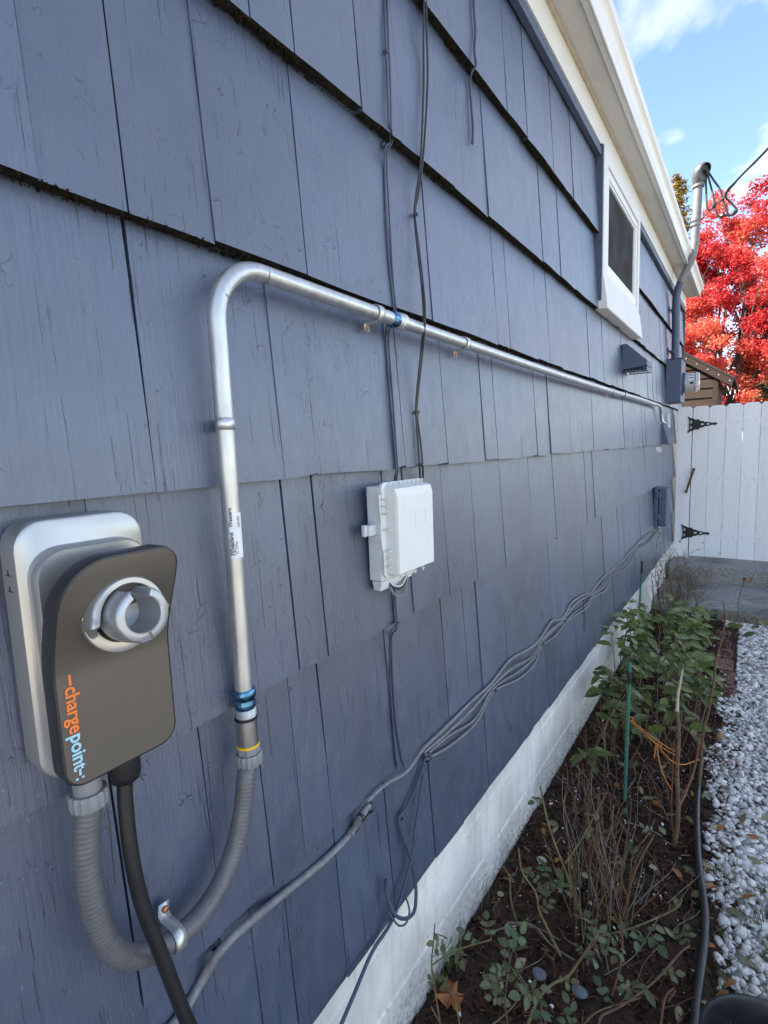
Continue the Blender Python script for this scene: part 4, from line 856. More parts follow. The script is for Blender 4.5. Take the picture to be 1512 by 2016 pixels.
# weatherhead: a hood bent over to the yard side with a dark mouth
hp = p+Vector((0, 0, 0.012)); mb = MB(); loops = []
for i in range(9):
    a = math.radians(112*i/8); cx = 0.055*(1-math.cos(a)); cz = 0.095*math.sin(a); HD = Vector((0.75, -0.66, 0)); HS = Vector((0.66, 0.75, 0)); side = HD*math.cos(a)-Vector((0, 0, 1))*math.sin(a); R_ = 0.046+0.018*math.sin(PI*i/8)
    loops.append([hp+HD*cx+Vector((0, 0, cz))+side*R_*math.cos(2*PI*k/18)+HS*R_*1.05*math.sin(2*PI*k/18) for k in range(18)])
loft(mb, loops, 0, True, False); wh = mb.build('weatherhead', 'head_grey', ms); so = wh.modifiers.new('thick', 'SOLIDIFY'); so.thickness = 0.004
mb = MB(); L = loops[-2]; c = sum((Vector(v) for v in L), Vector())/18; mb.add([Vector(v)*0.97+c*0.03 for v in L], [tuple(range(18))]); mb.build('wire_plate', 'black_plastic', wh)
mouth = loops[-1]; mc_ = sum((Vector(v) for v in mouth), Vector())/18-Vector((0, 0, 0.0))
def swire(name, pix, r, label, y=MY, start=None, matn='cable_black'):
    P_ = ([start] if start else [])+[YP(px, py, y+dy_) for px, py, dy_ in pix]; mb = MB()
    if name == 'overhead_wire': P_.append(P_[-1]+(P_[-1]-P_[-2]).normalized()*9)
    mb.tube(P_, r, 7, 0, True, 6); return tag(mb.build(name, matn), label, 'wire', 'service wires at the weatherhead')
swire('service_wire', [(1390, 362, 0), (1391, 390, 0), (1392, 408, 0), (1397, 414, 0), (1405, 408, 0), (1412, 400, 0), (1428, 388, -.02)], 0.008, 'nearest drooping service wire at the weatherhead, ending in the dark splice', start=mc_)
swire('service_wire', [(1399, 365, 0), (1404, 385, 0), (1407, 405, 0), (1412, 422, 0), (1418, 427, 0), (1428, 424, 0), (1436, 424, 0)], 0.008, 'middle drooping service wire at the weatherhead with the deepest loop', start=mc_)
swire('service_wire', [(1406, 356, 0), (1417, 372, 0), (1424, 395, 0), (1432, 418, 0), (1438, 424, 0), (1446, 421, 0), (1451, 414, 0), (1440, 400, 0), (1430, 390, 0), (1428, 380, -.02)], 0.008, 'outermost drooping service wire at the weatherhead with a sharp bend', start=mc_)
swire('overhead_wire', [(1428, 386, -.02), (1434, 372, -.06), (1446, 360, -.12), (1460, 345, -.2), (1480, 325, -.35), (1512, 292, -.6), (1560, 240, -1.0), (1700, 90, -1.8)], 0.0085, 'twisted overhead service wire rising to the right edge of the sky')
swire('overhead_wire', [(1375, 437, 0), (1388, 425, 0), (1400, 412, 0), (1418, 396, -.01), (1428, 383, -.02), (1437, 372, -.06), (1446, 363, -.12), (1462, 342, -.2), (1481, 326, -.35), (1514, 292, -.6), (1561, 241, -1.0), (1700, 93, -1.8)], 0.005, 'thin bare support wire from the mast clamp up along the overhead wire')
for sl_, (a, b) in zip(('leftmost', 'lowest', 'rightmost'), (((1402, 409), (1411, 400)), ((1418, 426), (1428, 423)), ((1441, 422), (1450, 415)))):
    mb = MB(); mb.tube([YP(*a, MY), YP((a[0]+b[0])/2, (a[1]+b[1])/2, MY), YP(*b, MY)], [0.010, 0.018, 0.010], 8); tag(mb.build('wire_splice', 'black_plastic'), sl_+' dark taped splice on the drooping service wires', 'wire splice', 'splices of the service wires')

# ------------------------------------------------------------------ gate, concrete step
FY = 6.10
def fence_x(px, py=900): return YP(px, py, FY).x
gate_edges = [fence_x(a, 900) for a in (1362, 1393.5, 1425, 1456.5, 1487)]
bw = gate_edges[1]-gate_edges[0]
def board(x0, x1, z0, z1, parent, name='board', y=FY):
    c = 0.022; mb = MB(); g = 0.0013
    zt = z1+random.uniform(-0.004, 0.004); dy_ = random.uniform(-0.002, 0.002)
    mb.prism([(x0+g, z0), (x1-g, z0), (x1-g, zt-c), (x1-g-c, zt), (x0+g+c, zt), (x0+g, zt-c)], 1, y+dy_, y+dy_+0.018); bo = mb.build(name, 'fence_white', parent, False, 0.0015)
    for z_ in (z0+0.22, (z0+z1)/2+0.04, z1-0.18):
        for f_ in (0.25, 0.75):
            mn_ = MB(); mn_.lathe((x0+(x1-x0)*f_, y+dy_+0.0005, z_+random.uniform(-.01, .01)), (0, -1, 0), [(0, 0.004), (0.0012, 0.0034)], 6); mn_.build('nail_head', 'rust', bo)
fz1 = YP(1440, 795, FY).z; fz0 = YP(1440, 1100, FY).z
fp_ = thing('fence_panel', (0.08, FY, fz0), 'narrow white fixed fence board between the house and the gate', 'fence')
board(0.012, gate_edges[0]-0.007, fz0-0.02, fz1, fp_)
mb = MB(); mb.box((0.03, FY+0.022, 0.0), (0.12, FY+0.11, fz1-0.06)); mb.build('post', 'fence_white', fp_, False)
gt = thing('gate', (gate_edges[0], FY, fz0), 'white painted board gate with dog-eared tops closing the side yard', 'gate')
x = gate_edges[0]
for i in range(13): board(x, x+bw, fz0, fz1, gt); x += bw
for z in (fz0+0.18, (fz0+fz1)/2, fz1-0.22): mb = MB(); mb.box((gate_edges[0]+0.01, FY+0.022, z), (x-0.02, FY+0.058, z+0.085)); mb.build('rail', 'fence_white', gt, False)
def hinge(px, py, name, label):
    c = YP(px, py, FY-0.004); gx = c.x; k = 1.0
    parts = []
    def plate(poly, holes, nm):
        # plate built as a strip of quads either side of teardrop openings
        mb = MB(); ya, yb = FY-0.0075, FY-0.0035
        outer = poly; import mathutils
        pts2 = [Vector((a, b)) for a, b in outer]; loops = [pts2]
        for hc, hl, hw in holes:
            L = []
            for i in range(10):
                a = 2*PI*i/10; L.append(Vector((hc[0]+hl[0]*math.cos(a), hc[1]+hl[1]*math.sin(a)*(1-0.45*math.cos(a)))))
            loops.append(L[::-1])
        flat = [Vector((p.x, p.y, 0)) for L in loops for p in L]
        from mathutils.geometry import tessellate_polygon
        tris = tessellate_polygon([[Vector((p.x, p.y, 0)) for p in L] for L in loops])
        n = len(flat); vs = [(gx+p.x, ya, c.z+p.y) for p in flat]+[(gx+p.x, yb, c.z+p.y) for p in flat]
        fs = [tuple(t) for t in tris]+[tuple(i+n for i in t)[::-1] for t in tris]; o = 0
        for L in loops:
            m_ = len(L); fs += [(o+i, o+(i+1) % m_, n+o+(i+1) % m_, n+o+i) for i in range(m_)]; o += m_
        mb.add(vs, fs); o_ = mb.build(nm, 'iron_black', parts[0] if parts else gt, False); parts.append(o_); o_['label'] = label if len(parts) == 1 else 'post side leaf of the hinge'
    plate([(0.004, -0.050), (0.045, -0.052), (0.052, -0.036), (0.085, -0.030), (0.092, -0.022), (0.135, -0.018), (0.142, -0.012), (0.172, -0.010), (0.176, -0.017), (0.205, 0.0), (0.176, 0.017), (0.172, 0.010), (0.142, 0.012), (0.135, 0.018), (0.092, 0.022), (0.085, 0.030), (0.052, 0.036), (0.045, 0.052), (0.004, 0.050)],
          [((0.075, 0), (0.016, 0.009), 0), ((0.125, 0), (0.015, 0.008), 0)], 'hinge')
    plate([(-0.004, -0.060), (-0.030, -0.066), (-0.052, -0.086), (-0.050, -0.062), (-0.040, -0.050), (-0.040, 0.050), (-0.050, 0.062), (-0.052, 0.086), (-0.030, 0.066), (-0.004, 0.060)],
          [((-0.022, 0.028), (0.009, 0.016), 0), ((-0.022, -0.028), (0.009, 0.016), 0)], 'post_leaf')
    mb = MB(); mb.tube([(gx, FY-0.008, c.z-0.056), (gx, FY-0.008, c.z+0.056)], 0.0055, 8); mb.build('pin', 'iron_black', parts[0])
hinge(1366, 836, 'h', 'upper black ornamental strap hinge on the white gate'); hinge(1352.5, 1048, 'h', 'lower black ornamental strap hinge on the white gate')
a, b = YP(1366, 924, FY-0.03), YP(1351, 968, FY-0.03)
mb = MB(); mb.tube([a, a*0.5+b*0.5, b], 0.010, 8); hd = mb.build('handle', 'rust', gt); hd['label'] = 'rusty bar pull hanging askew across the gate gap'
for p in (a, b): mb = MB(); mb.lathe((p.x, p.y+0.008, p.z), (0, 1, 0), [(-0.018, 0.006), (-0.012, 0.013), (0.012, 0.014), (0.020, 0.012)], 10); mb.build('end_boss', 'rust', hd)
mb = MB(); mb.box((0.0, 5.78, -0.1), (2.6, 6.3, fz0-0.03)); cw = mb.build('kerb_wall', 'concrete', None, False, 0.012); tag(cw, 'low rough concrete wall under the white gate', 'wall')
mb = MB(); mb.box((-0.02, 4.92, -0.12), (2.6, 5.778, 0.062)); tag(mb.build('concrete_pad', 'concrete', None, False, 0.015), kind='structure')
mb = MB(); mb.box((0.46, 4.84, -0.08), (2.6, 4.916, 0.055)); tag(mb.build('timber_edge', 'bark_grey', None, False, 0.008), 'weathered timber edging in front of the concrete pad', 'edging')
# corner board of the house beside the gate
mb = MB(); mb.box((-0.033, HY1-0.004, 0.37), (0.004, HY1+0.012, 2.81)); mb.build('corner_board', 'blue_paint', house, False)

# ------------------------------------------------------------------ shed behind the gate
SY = 8.6
sh = thing('shed', (-1.2, SY, 0), 'dark brown lapped board shed behind the white gate', 'shed')
sx1 = YP(1413, 780, SY).x; rl = YP(1345, 692, SY); rr_ = YP(1447, 742, SY)
slope = (rr_.z-rl.z)/(rr_.x-rl.x); zr = lambda x: rl.z+slope*(x-rl.x)
bz = 0.0
i = 0
while bz < 2.9:
    xa = -1.4; xb = sx1-0.03
    if zr(xa) < bz: break
    top = bz+0.155; xr = xb
    lim = lambda z: (z+0.05-rl.z)/slope+rl.x
    xb0 = min(xb, lim(bz)); xb1 = min(xb, lim(top))
    if xb1 > xa+0.1:
        mb = MB(); mb.add([(xa, SY-0.022, bz), (xb0, SY-0.022, bz), (xb1, SY-0.004, top), (xa, SY-0.004, top), (xa, SY+0.01, bz), (xb0, SY+0.01, bz), (xb1, SY+0.01, top), (xa, SY+0.01, top)], [(0, 1, 2, 3), (0, 4, 5, 1), (1, 5, 6, 2), (3, 2, 6, 7)]); mb.build('wall_board', 'wood_brown', sh, False)
    bz += 0.135
mb = MB(); mb.box((-2.5, SY+0.012, 0), (sx1-0.035, SY+2.0, zr(sx1)-0.06)); mb.build('wall', 'wood_brown', sh, False)
mb = MB(); mb.box((sx1-0.06, SY-0.034, 0), (sx1, SY+0.02, zr(sx1)-0.05)); mb.build('corner_post', 'wood_brown', sh, False)
mb = MB(); xa, xb = -1.6, rr_.x; 
mb.add([(xa, SY-0.10, zr(xa)), (xb, SY-0.10, zr(xb)), (xb, SY+2.2, zr(xb)), (xa, SY+2.2, zr(xa)), (xa, SY-0.10, zr(xa)-0.035), (xb, SY-0.10, zr(xb)-0.035), (xb, SY+2.2, zr(xb)-0.035), (xa, SY+2.2, zr(xa)-0.035)], [(0, 1, 2, 3), (4, 7, 6, 5), (0, 4, 5, 1), (1, 5, 6, 2)]); mb.build('roof', 'roof_brown', sh, False)
mb = MB(); mb.add([(xa, SY-0.09, zr(xa)-0.037), (xb-0.01, SY-0.09, zr(xb)-0.037), (xb-0.03, SY-0.09, zr(xb)-0.125), (xa, SY-0.09, zr(xa)-0.13), (xa, SY-0.055, zr(xa)-0.037), (xb-0.01, SY-0.055, zr(xb)-0.037), (xb-0.03, SY-0.055, zr(xb)-0.125), (xa, SY-0.055, zr(xa)-0.13)], [(0, 1, 2, 3), (7, 6, 5, 4), (3, 2, 6, 7), (1, 5, 6, 2)]); bgd = mb.build('barge_board', 'wood_brown', sh, False)
for s in range(5):
    x = rl.x+0.05+s*0.13; mb = MB(); mb.lathe((x, SY-0.0905, zr(x)-0.085), (0, -1, 0), [(0, 0.011), (0.004, 0.009)], 8); mb.build('bolt', 'zinc', bgd)

# ------------------------------------------------------------------ trees
def limb(mb, a, b, r0, r1, k=5, wob=0.06):
    a, b = Vector(a), Vector(b); L = (b-a).length; pts = [a.lerp(b, i/k)+Vector((random.uniform(-1, 1), random.uniform(-1, 1), random.uniform(-.4, .4)))*wob*L*(0 if i in (0, k) else 1) for i in range(k+1)]
    mb.tube(pts, [r0+(r1-r0)*i/k for i in range(k+1)], 7); return pts
lv = [(0, 0, 0), (0.5, 0.28, 0.06), (1, 0, 0), (0.5, -0.28, 0.06), (0.62, 0.5, -0.05), (0.62, -0.5, -0.05)]; lf = [(0, 3, 2), (0, 2, 1), (0, 1, 4), (0, 5, 3)]
def maple(name, base, hgt, lobes, nleaf, label, size=0.064):
    t_ = thing(name, base, label, 'tree'); mb = MB(); B = Vector(base)
    fork = B+Vector((0, 0, hgt*0.30)); mb.tube([B, B+Vector((0.03, 0, hgt*0.15)), fork], [0.16, 0.13, 0.11], 10); mb.build('trunk', 'trunk', t_)
    P_ = []; mbb = MB(); tips = []
    for c, r in lobes:
        c = Vector(c); ps = limb(mbb, fork if random.random() < .7 else fork.lerp(c, 0.3), c, 0.035, 0.012)
        for s in range(9):
            d = Vector((random.gauss(0, 1), random.gauss(0, 1), random.gauss(0.25, 1))).normalized(); e = c+d*r*random.uniform(0.65, 1.05); limb(mbb, ps[-2].lerp(c, .6), e, 0.008, 0.003, 4, 0.1); tips.append((e, r))
    mbb.build('branches', 'trunk', t_)
    per = nleaf//len(tips)
    for e, r in tips:
        sig = 0.19*r; q_ = rng.normal(0, 1, (per, 3)); ln = np.linalg.norm(q_, axis=1, keepdims=True); q_ = q_/ln*np.minimum(ln, 2.0)
        P_.append(q_*np.array([sig, sig, sig*0.72])+np.array(e))
    P_ = np.concatenate(P_); n = len(P_); s = rng.uniform(0.6, 1.25, n)*size
    sh_ = np.clip(0.5+0.22*np.sin(P_[:, 0]*3.1+P_[:, 2]*2.3)+rng.normal(0, 0.2, n)-0.10*(P_[:, 2]-4.2)/2, 0, 1)
    scatter_mesh('crown', 'maple_leaves', lv, lf, P_, rand_rot(n, 1.1), np.stack([s, s, s], 1), sh_, t_); return t_
lobes = []
cx0 = YP(1430, 600, 14).x
for z, wd_, nn in ((2.0, 2.2, 6), (2.7, 2.1, 7), (3.4, 1.9, 7), (4.1, 1.5, 6), (4.8, 1.1, 5), (5.5, 0.6, 3), (5.95, 0.25, 1)):
    for i in range(nn):
        a = 2*PI*(i+random.uniform(-.3, .3))/nn; rad = wd_*random.uniform(0.45, 0.85); lobes.append(((cx0+0.05+rad*math.cos(a), 14+rad*math.sin(a)*0.8, z+random.uniform(-.2, .25)), random.uniform(0.5, 0.68)))
maple('maple_tree', (cx0+0.1, 14, 0), 6.2, lobes, 84000, 'brilliant red maple tree rising behind the shed and gate')
lobes = []; cx1 = YP(1590, 600, 15.5).x
for z, wd_, nn in ((2.4, 1.5, 5), (3.1, 1.7, 6), (3.9, 1.45, 6), (4.7, 1.0, 4), (5.3, 0.5, 2)):
    for i in range(nn):
        a = 2*PI*(i+random.uniform(-.3, .3))/nn; rad = wd_*random.uniform(0.5, 0.9); lobes.append(((cx1+rad*math.cos(a), 15.5+rad*math.sin(a)*0.8, z), random.uniform(0.45, 0.6)))
maple('maple_tree', (cx1, 15.5, 0), 5.6, lobes, 34000, 'second red maple partly cut by the right edge of the picture')
nv = [(0, 0, 0), (0.35, 0.16, 0), (1, 0, -0.12), (0.35, -0.16, 0)]; nf = [(0, 3, 2, 1)]
def conifer(base, hgt, rad, matn, label, nb=70, per=120, size=0.24):
    t_ = thing('conifer_tree', base, label, 'tree'); B = Vector(base); mb = MB(); mb.tube([B, B+Vector((0, 0, hgt*.5)), B+Vector((0, 0, hgt))], [0.2, 0.1, 0.012], 8); mb.build('trunk', 'trunk', t_)
    P_ = []; R_ = []; mbb = MB()
    for i in range(nb):
        f = (i+random.random())/nb; z = hgt*(0.12+0.88*f); L = rad*(1-f)**0.8*random.uniform(0.7, 1.15)+0.10; a = random.uniform(0, 2*PI); d = Vector((math.cos(a), math.sin(a), random.uniform(-.25, .12)))
        s = B+Vector((0, 0, z)); e = s+d*L+Vector((0, 0, -0.12*L)); mbb.tube([s, s.lerp(e, .5)+Vector((0, 0, .05)), e], [0.02, 0.012, 0.004], 5)
        k = max(14, int(per*L/rad)); tt = rng.uniform(0.12, 1.05, k)
        q_ = np.array(s)[None]+(np.array(e)-np.array(s))[None]*tt[:, None]+rng.normal(0, 1, (k, 3))*np.array([0.10, 0.10, 0.07])*(0.4+L)
        P_.append(q_)
    mbb.build('branches', 'trunk', t_); P_ = np.concatenate(P_); n = len(P_); s = rng.uniform(0.5, 1.2, n)*size
    scatter_mesh('crown', matn, nv, nf, P_, rand_rot(n, 0.7), np.stack([s, s, s], 1), np.clip(rng.normal(0.5, 0.28, n), 0, 1), t_)
cb = YP(1334, 345, 18); conifer((cb.x, 18, 0), cb.z, 1.35, 'conifer_needles', 'golden green conifer whose tip shows beside the gutter', 130, 420, 0.15)
cb = YP(1540, 745, 12); conifer((cb.x, 12, 0), cb.z+0.35, 0.75, 'dark_needles', 'small dark conifer at the right edge behind the gate', 60, 150, 0.16)

# ------------------------------------------------------------------ gravel, soil and litter
ico = [(0,0,1),(0.89,0,0.45),(0.28,0.85,0.45),(-0.72,0.53,0.45),(-0.72,-0.53,0.45),(0.28,-0.85,0.45),(0.72,0.53,-0.45),(-0.28,0.85,-0.45),(-0.89,0,-0.45),(-0.28,-0.85,-0.45),(0.72,-0.53,-0.45),(0,0,-1)]
icf = [(0,1,2),(0,2,3),(0,3,4),(0,4,5),(0,5,1),(1,6,2),(2,7,3),(3,8,4),(4,9,5),(5,10,1),(2,6,7),(3,7,8),(4,8,9),(5,9,10),(1,10,6),(6,11,7),(7,11,8),(8,11,9),(9,11,10),(10,11,6)]
n = 45000; gx = np.concatenate([rng.uniform(0.5, 1.15, n*2//3), rng.uniform(1.15, 2.4, n//3)]); gy = np.concatenate([rng.uniform(0.6, 4.84, n*2//3), rng.uniform(0.6, 4.84, n//3)])
ed = np.array([bed_edge(y) for y in gy])+0.02*np.sin(gy*9)+0.012*np.sin(gy*23)
keep = (gx > ed+rng.exponential(0.014, len(gx))) & ~((gx < 0.62) & (gy > 3.42) & (gy < 4.7)); gx, gy = gx[keep], gy[keep]
thin = rng.uniform(0, 1, len(gx)) < np.clip((gy-1.30)/0.35+0.35, 0.3, 1); gx, gy = gx[thin], gy[thin]; n = len(gx)
s = rng.lognormal(math.log(0.0088), 0.38, n); s = np.clip(s, 0.004, 0.022)
Sx = np.stack([s*rng.uniform(0.9, 1.35, n), s*rng.uniform(0.75, 1.05, n), s*rng.uniform(0.45, 0.72, n)], 1)
shd = np.clip(rng.beta(2.3, 1.15, n), 0, 1)
tag(scatter_mesh('gravel_stones', 'gravel', ico, icf, np.stack([gx, gy, -0.032+rng.uniform(0, 0.022, n)], 1), rand_rot(n, 0.6), Sx, shd, None, 0.34), 'white and grey crushed gravel beside the planting bed', None, None, 'stuff')
n = 16000; gx = rng.uniform(-0.02, 0.62, n); gy = rng.uniform(0.7, 4.9, n); k_ = gx < np.array([bed_edge(y) for y in gy])+0.03; gx, gy = gx[k_], gy[k_]; n = len(gx)
s = rng.lognormal(math.log(0.0035), 0.5, n); s = np.clip(s, 0.0012, 0.011)
tag(scatter_mesh('soil_crumbs', 'soil_bits', ico, icf, np.stack([gx, gy, -0.019+rng.uniform(-0.004, 0.010, n)], 1), rand_rot(n), np.stack([s, s*0.9, s*0.7], 1), rng.beta(1.6, 2.4, n), None, 0.3), 'dark crumbly soil of the planting bed', None, None, 'stuff')
chip = [(-1, -.18, 0), (1, -.1, 0.05), (0.9, .16, 0), (-0.9, .2, 0.06), (-1, -.1, -.12), (1, 0, -.12)]; chf = [(0, 1, 2), (0, 2, 3), (0, 4, 1), (1, 4, 5), (1, 5, 2), (3, 2, 5), (3, 5, 4), (0, 3, 4)]
n = 13000; gx = rng.uniform(-0.01, 0.615, n); gy = rng.uniform(0.7, 4.8, n); s = rng.uniform(0.004, 0.020, n)
pk = np.clip(0.5+0.5*np.sin(gx*21)*np.sin(gy*8.3+1), 0.15, 1) > rng.uniform(0, 1, n); gx, gy, s = gx[pk], gy[pk], s[pk]; n = len(s)
tag(scatter_mesh('bark_litter', 'litter_bits', chip, chf, np.stack([gx, gy, -0.012+rng.uniform(-0.002, 0.010, n)], 1), rand_rot(n, 0.35), np.stack([s, s*rng.uniform(.4, 1.1, n), s], 1), rng.beta(1.3, 2.6, n), None, 0.2), 'reddish bark chips and twig bits strewn over the soil', None, None, 'stuff')
n = 620; gx = rng.uniform(0.0, 0.6, n); gy = rng.uniform(0.8, 4.2, n)**1.0; s = np.clip(rng.lognormal(math.log(0.0022), 0.55, n), 0.001, 0.009)
tag(scatter_mesh('perlite_flecks', 'perlite', ico, icf, np.stack([gx, gy, -0.012+rng.uniform(0, 0.008, n)], 1), rand_rot(n), np.stack([s, s*0.8, s*0.5], 1), rng.uniform(0, 1, n), None, 0.35), 'tiny white perlite flecks scattered in the soil', None, None, 'stuff')
# grass along the wall foot and where the gravel thins out
gv = [(-0.5, 0, 0), (0.5, 0, 0), (0.42, 0, 0.4), (-0.42, 0, 0.4), (0.3, 0.16, 0.75), (-0.3, 0.16, 0.75), (0, 0.42, 1.0)]; gf = [(0, 1, 2), (0, 2, 3), (3, 2, 4), (3, 4, 5), (5, 4, 6)]
P_ = []; Sx = []
def tuft(p, k, h, spread):
    for _ in range(k): P_.append((p[0]+random.gauss(0, spread), p[1]+random.gauss(0, spread), -0.02)); hh = h*random.uniform(0.45, 1.15); Sx.append((random.uniform(0.0016, 0.0034), hh*random.uniform(0.6, 1.6), hh))
for px, py, k, h in ((855, 1870, 14, 0.10), (840, 1905, 10, 0.09), (900, 1870, 8, 0.07), (965, 1780, 9, 0.12), (830, 1925, 8, 0.08), (1010, 1700, 4, 0.10)): g_ = G(px, py); tuft((max(0.0, g_.x), g_.y), k, h, 0.014)
for _ in range(170):
    y = random.uniform(1.15, 2.0)**1.0; tuft((random.uniform(0.60, 1.15), y), random.randint(3, 8), random.uniform(0.035, 0.075), 0.02)
for _ in range(40): tuft((random.uniform(0.57, 1.1), random.uniform(2.0, 4.6)), random.randint(2, 5), random.uniform(0.02, 0.04), 0.015)
P_ = np.array(P_); n = len(P_); tag(scatter_mesh('grass_blades', 'grass', gv, gf, P_, rand_rot(n, 0.30), np.array(Sx), rng.beta(1.6, 1.8, n)), 'thin grass blades in the gravel and along the foundation', None, None, 'stuff')

# ------------------------------------------------------------------ edging, bricks, pebbles, fallen leaves
ep = [G(1381, 1492, 0.035), G(1374, 1550, 0.02), G(1372, 1620, 0.014), G(1376, 1700, 0.012), G(1387, 1780, 0.012), G(1388, 1840, 0.012), G(1380, 1910, 0.012), G(1371, 1970, 0.012), G(1365, 2030, 0.012), (0.575, 1.05, 0.012), (0.57, 0.6, 0.012)]
mb = MB(); mb.tube(ep, 0.0110, 10, 0, True, 6); tag(mb.build('edging_hose', 'poly_black'), 'black rubber edging hose lying between planting bed and gravel', 'hose')
c_ = G(1495, 2110, 0.02); mb = MB(); nn = 40; vs = []
for k in range(nn):
    a = 2*PI*k/nn
    for r_, z_ in ((0.115, -0.03), (0.135, 0.075), (0.140, 0.082), (0.134, 0.084), (0.128, 0.075), (0.110, -0.02)): vs.append((c_.x+0.02+r_*math.cos(a), c_.y+r_*math.sin(a)*0.9, z_+0.012*math.cos(a-0.6)))
mb.add(vs, [(k*6+i, ((k+1) % nn)*6+i, ((k+1) % nn)*6+i+1, k*6+i+1) for k in range(nn) for i in range(5)]); tag(mb.build('plant_pot', 'poly_black'), 'black plastic pot rim at the bottom right corner on the gravel', 'pot')
be = thing('brick_edging', (0.55, 4.0, -0.03), 'single row of old red bricks laid flat along the planting bed', 'edging')
for i in range(6):
    y = 3.47+i*0.205; x = 0.575-0.052*(i/5)+random.uniform(-.006, .006); mb = MB(); a = random.uniform(-.05, .05)-0.05
    bx_ = [(-0.048, -0.098), (0.048, -0.098), (0.048, 0.098), (-0.048, 0.098)]; R2 = lambda p: (x+p[0]*math.cos(a)-p[1]*math.sin(a), y+p[0]*math.sin(a)+p[1]*math.cos(a))
    tz = random.uniform(-.004, .004); lo_ = [(*R2(p), -0.06) for p in bx_]; hi_ = [(*R2(p), -0.012+tz+random.uniform(-.003, .003)) for p in bx_]
    mb.add(lo_+hi_, [(0, 3, 2, 1), (4, 5, 6, 7), (0, 1, 5, 4), (1, 2, 6, 5), (2, 3, 7, 6), (3, 0, 4, 7)]); mb.build('brick', 'brick_red', be, False, 0.006)
def pebble(px, py, r, matn, label, sq=0.6):
    g_ = G(px, py); mb = MB(); loops = []
    for i in range(1, 8):
        a = PI*i/8; loops.append([(g_.x+r*math.sin(a)*math.cos(b)*(1.25+0.06*math.sin(3*b)), g_.y+r*math.sin(a)*math.sin(b), -0.008+r*sq*0.5-r*sq*math.cos(a)) for b in [2*PI*k/14 for k in range(14)]])
    loft(mb, loops); tag(mb.build('pebble', matn), label, 'stone')
pebble(1066, 1691, 0.014, 'pebble_tan', 'smooth tan pebble in the soil near the foundation')
pebble(1061, 1917, 0.016, 'pebble_grey', 'round blue grey pebble between the rose leaves', 0.8)
pebble(1141, 1950, 0.017, 'pebble_grey', 'long speckled grey stone right of the round grey pebble', 0.5)
pebble(985, 1757, 0.009, 'pebble_tan', 'small pale pebble beside the foot of the foundation')
def leaf_mesh(name, L, Wd, fold=0.25, curl=0.15, matn='shrub_leaf', serr=0.0, tip=1.0):
    nseg = 8; vs = []; rim = []; fs = []
    for i in range(nseg+1):
        t_ = i/nseg; w_ = Wd*0.5*(math.sin(PI*t_**0.85)**0.78 if 0 < t_ < 1 else 0)*(1+serr*(1 if i % 2 else -1))
        zc = -curl*L*t_*t_
        for s in (-1, 0, 1): vs.append((L*t_, s*w_, zc+abs(s)*w_*fold)); rim.append(abs(s))
    for i in range(nseg):
        for j in range(2): fs.append((i*3+j, (i+1)*3+j, (i+1)*3+j+1, i*3+j+1))
    me = bpy.data.meshes.new(name); me.from_pydata(vs, [], fs); at = me.attributes.new('rim', 'FLOAT', 'POINT'); at.data.foreach_set('value', rim); me.materials.append(MATS[matn]); me.shade_smooth(); return me
SHL = [leaf_mesh('leaf', 0.052*s, 0.027*s*w_, f, c, 'shrub_leaf') for s, w_, f, c in ((1, 1, .25, .15), (1.15, .9, .35, .3), (0.85, 1.1, .2, .05), (1.0, 1.05, .5, .4), (0.7, 0.95, .3, .2))]
def rose_leaf(name, s, seed):
    rr_ = random.Random(seed); one = leaf_mesh('tmp', 0.028*s, 0.019*s, rr_.uniform(.1, .35), rr_.uniform(.05, .3), 'rose_leaf'); V = [v.co.copy() for v in one.vertices]; Fc = [tuple(f.vertices) for f in one.polygons]; bpy.data.meshes.remove(one)
    rim1 = ([1, 0, 1]*9)[:len(V)]; vs = []; fs = []; rim = []; stalk = 0.046*s
    for t_, a in ((1.0, 0.0), (0.66, 1.05), (0.66, -1.05), (0.30, 1.2), (0.30, -1.2)):
        if t_ == 0.30 and rr_.random() < .45: continue
        q = 1.0 if t_ == 1 else (0.85 if t_ > .5 else 0.62); M_ = Matrix.Translation((stalk*t_, 0, -0.10*stalk*t_*t_)) @ Matrix.Rotation(a+rr_.uniform(-.15, .15), 4, 'Z') @ Matrix.Rotation(rr_.uniform(-.5, .5), 4, 'X') @ Matrix.Rotation(rr_.uniform(-.2, .35), 4, 'Y') @ Matrix.Scale(q, 4)
        o_ = len(vs); vs += [M_ @ v for v in V]; fs += [tuple(k+o_ for k in f) for f in Fc]; rim += rim1
    m_ = MB(); m_.tube([(0, 0, 0), (stalk*.5, 0, -.025*stalk), (stalk*1.02, 0, -.10*stalk)], [.0011*s, .0009*s, .0007*s], 4); o_ = len(vs); vs += [Vector(v) for v in m_.v]; fs += [tuple(k+o_ for k in f) for f in m_.f]; rim += [1]*len(m_.v)
    me = bpy.data.meshes.new(name); me.from_pydata([tuple(v) for v in vs], [], fs); at = me.attributes.new('rim', 'FLOAT', 'POINT'); at.data.foreach_set('value', rim); me.materials.append(MATS['rose_leaf']); me.shade_smooth(); return me
RSL = [rose_leaf('leaf', sc_, 40+k) for k, sc_ in enumerate((1.0, 1.15, 0.9, 0.75, 1.05, 0.85))]
FPL = [leaf_mesh('leaf', 0.042*s, 0.021*s, f, c, m_) for s, f, c, m_ in ((1, .3, .2, 'fallen_pale'), (.8, .5, -.3, 'fallen_pale'), (1, .2, .3, 'fallen_olive'), (.9, .5, -.25, 'fallen_olive'), (1, .4, .3, 'fallen_orange'))]
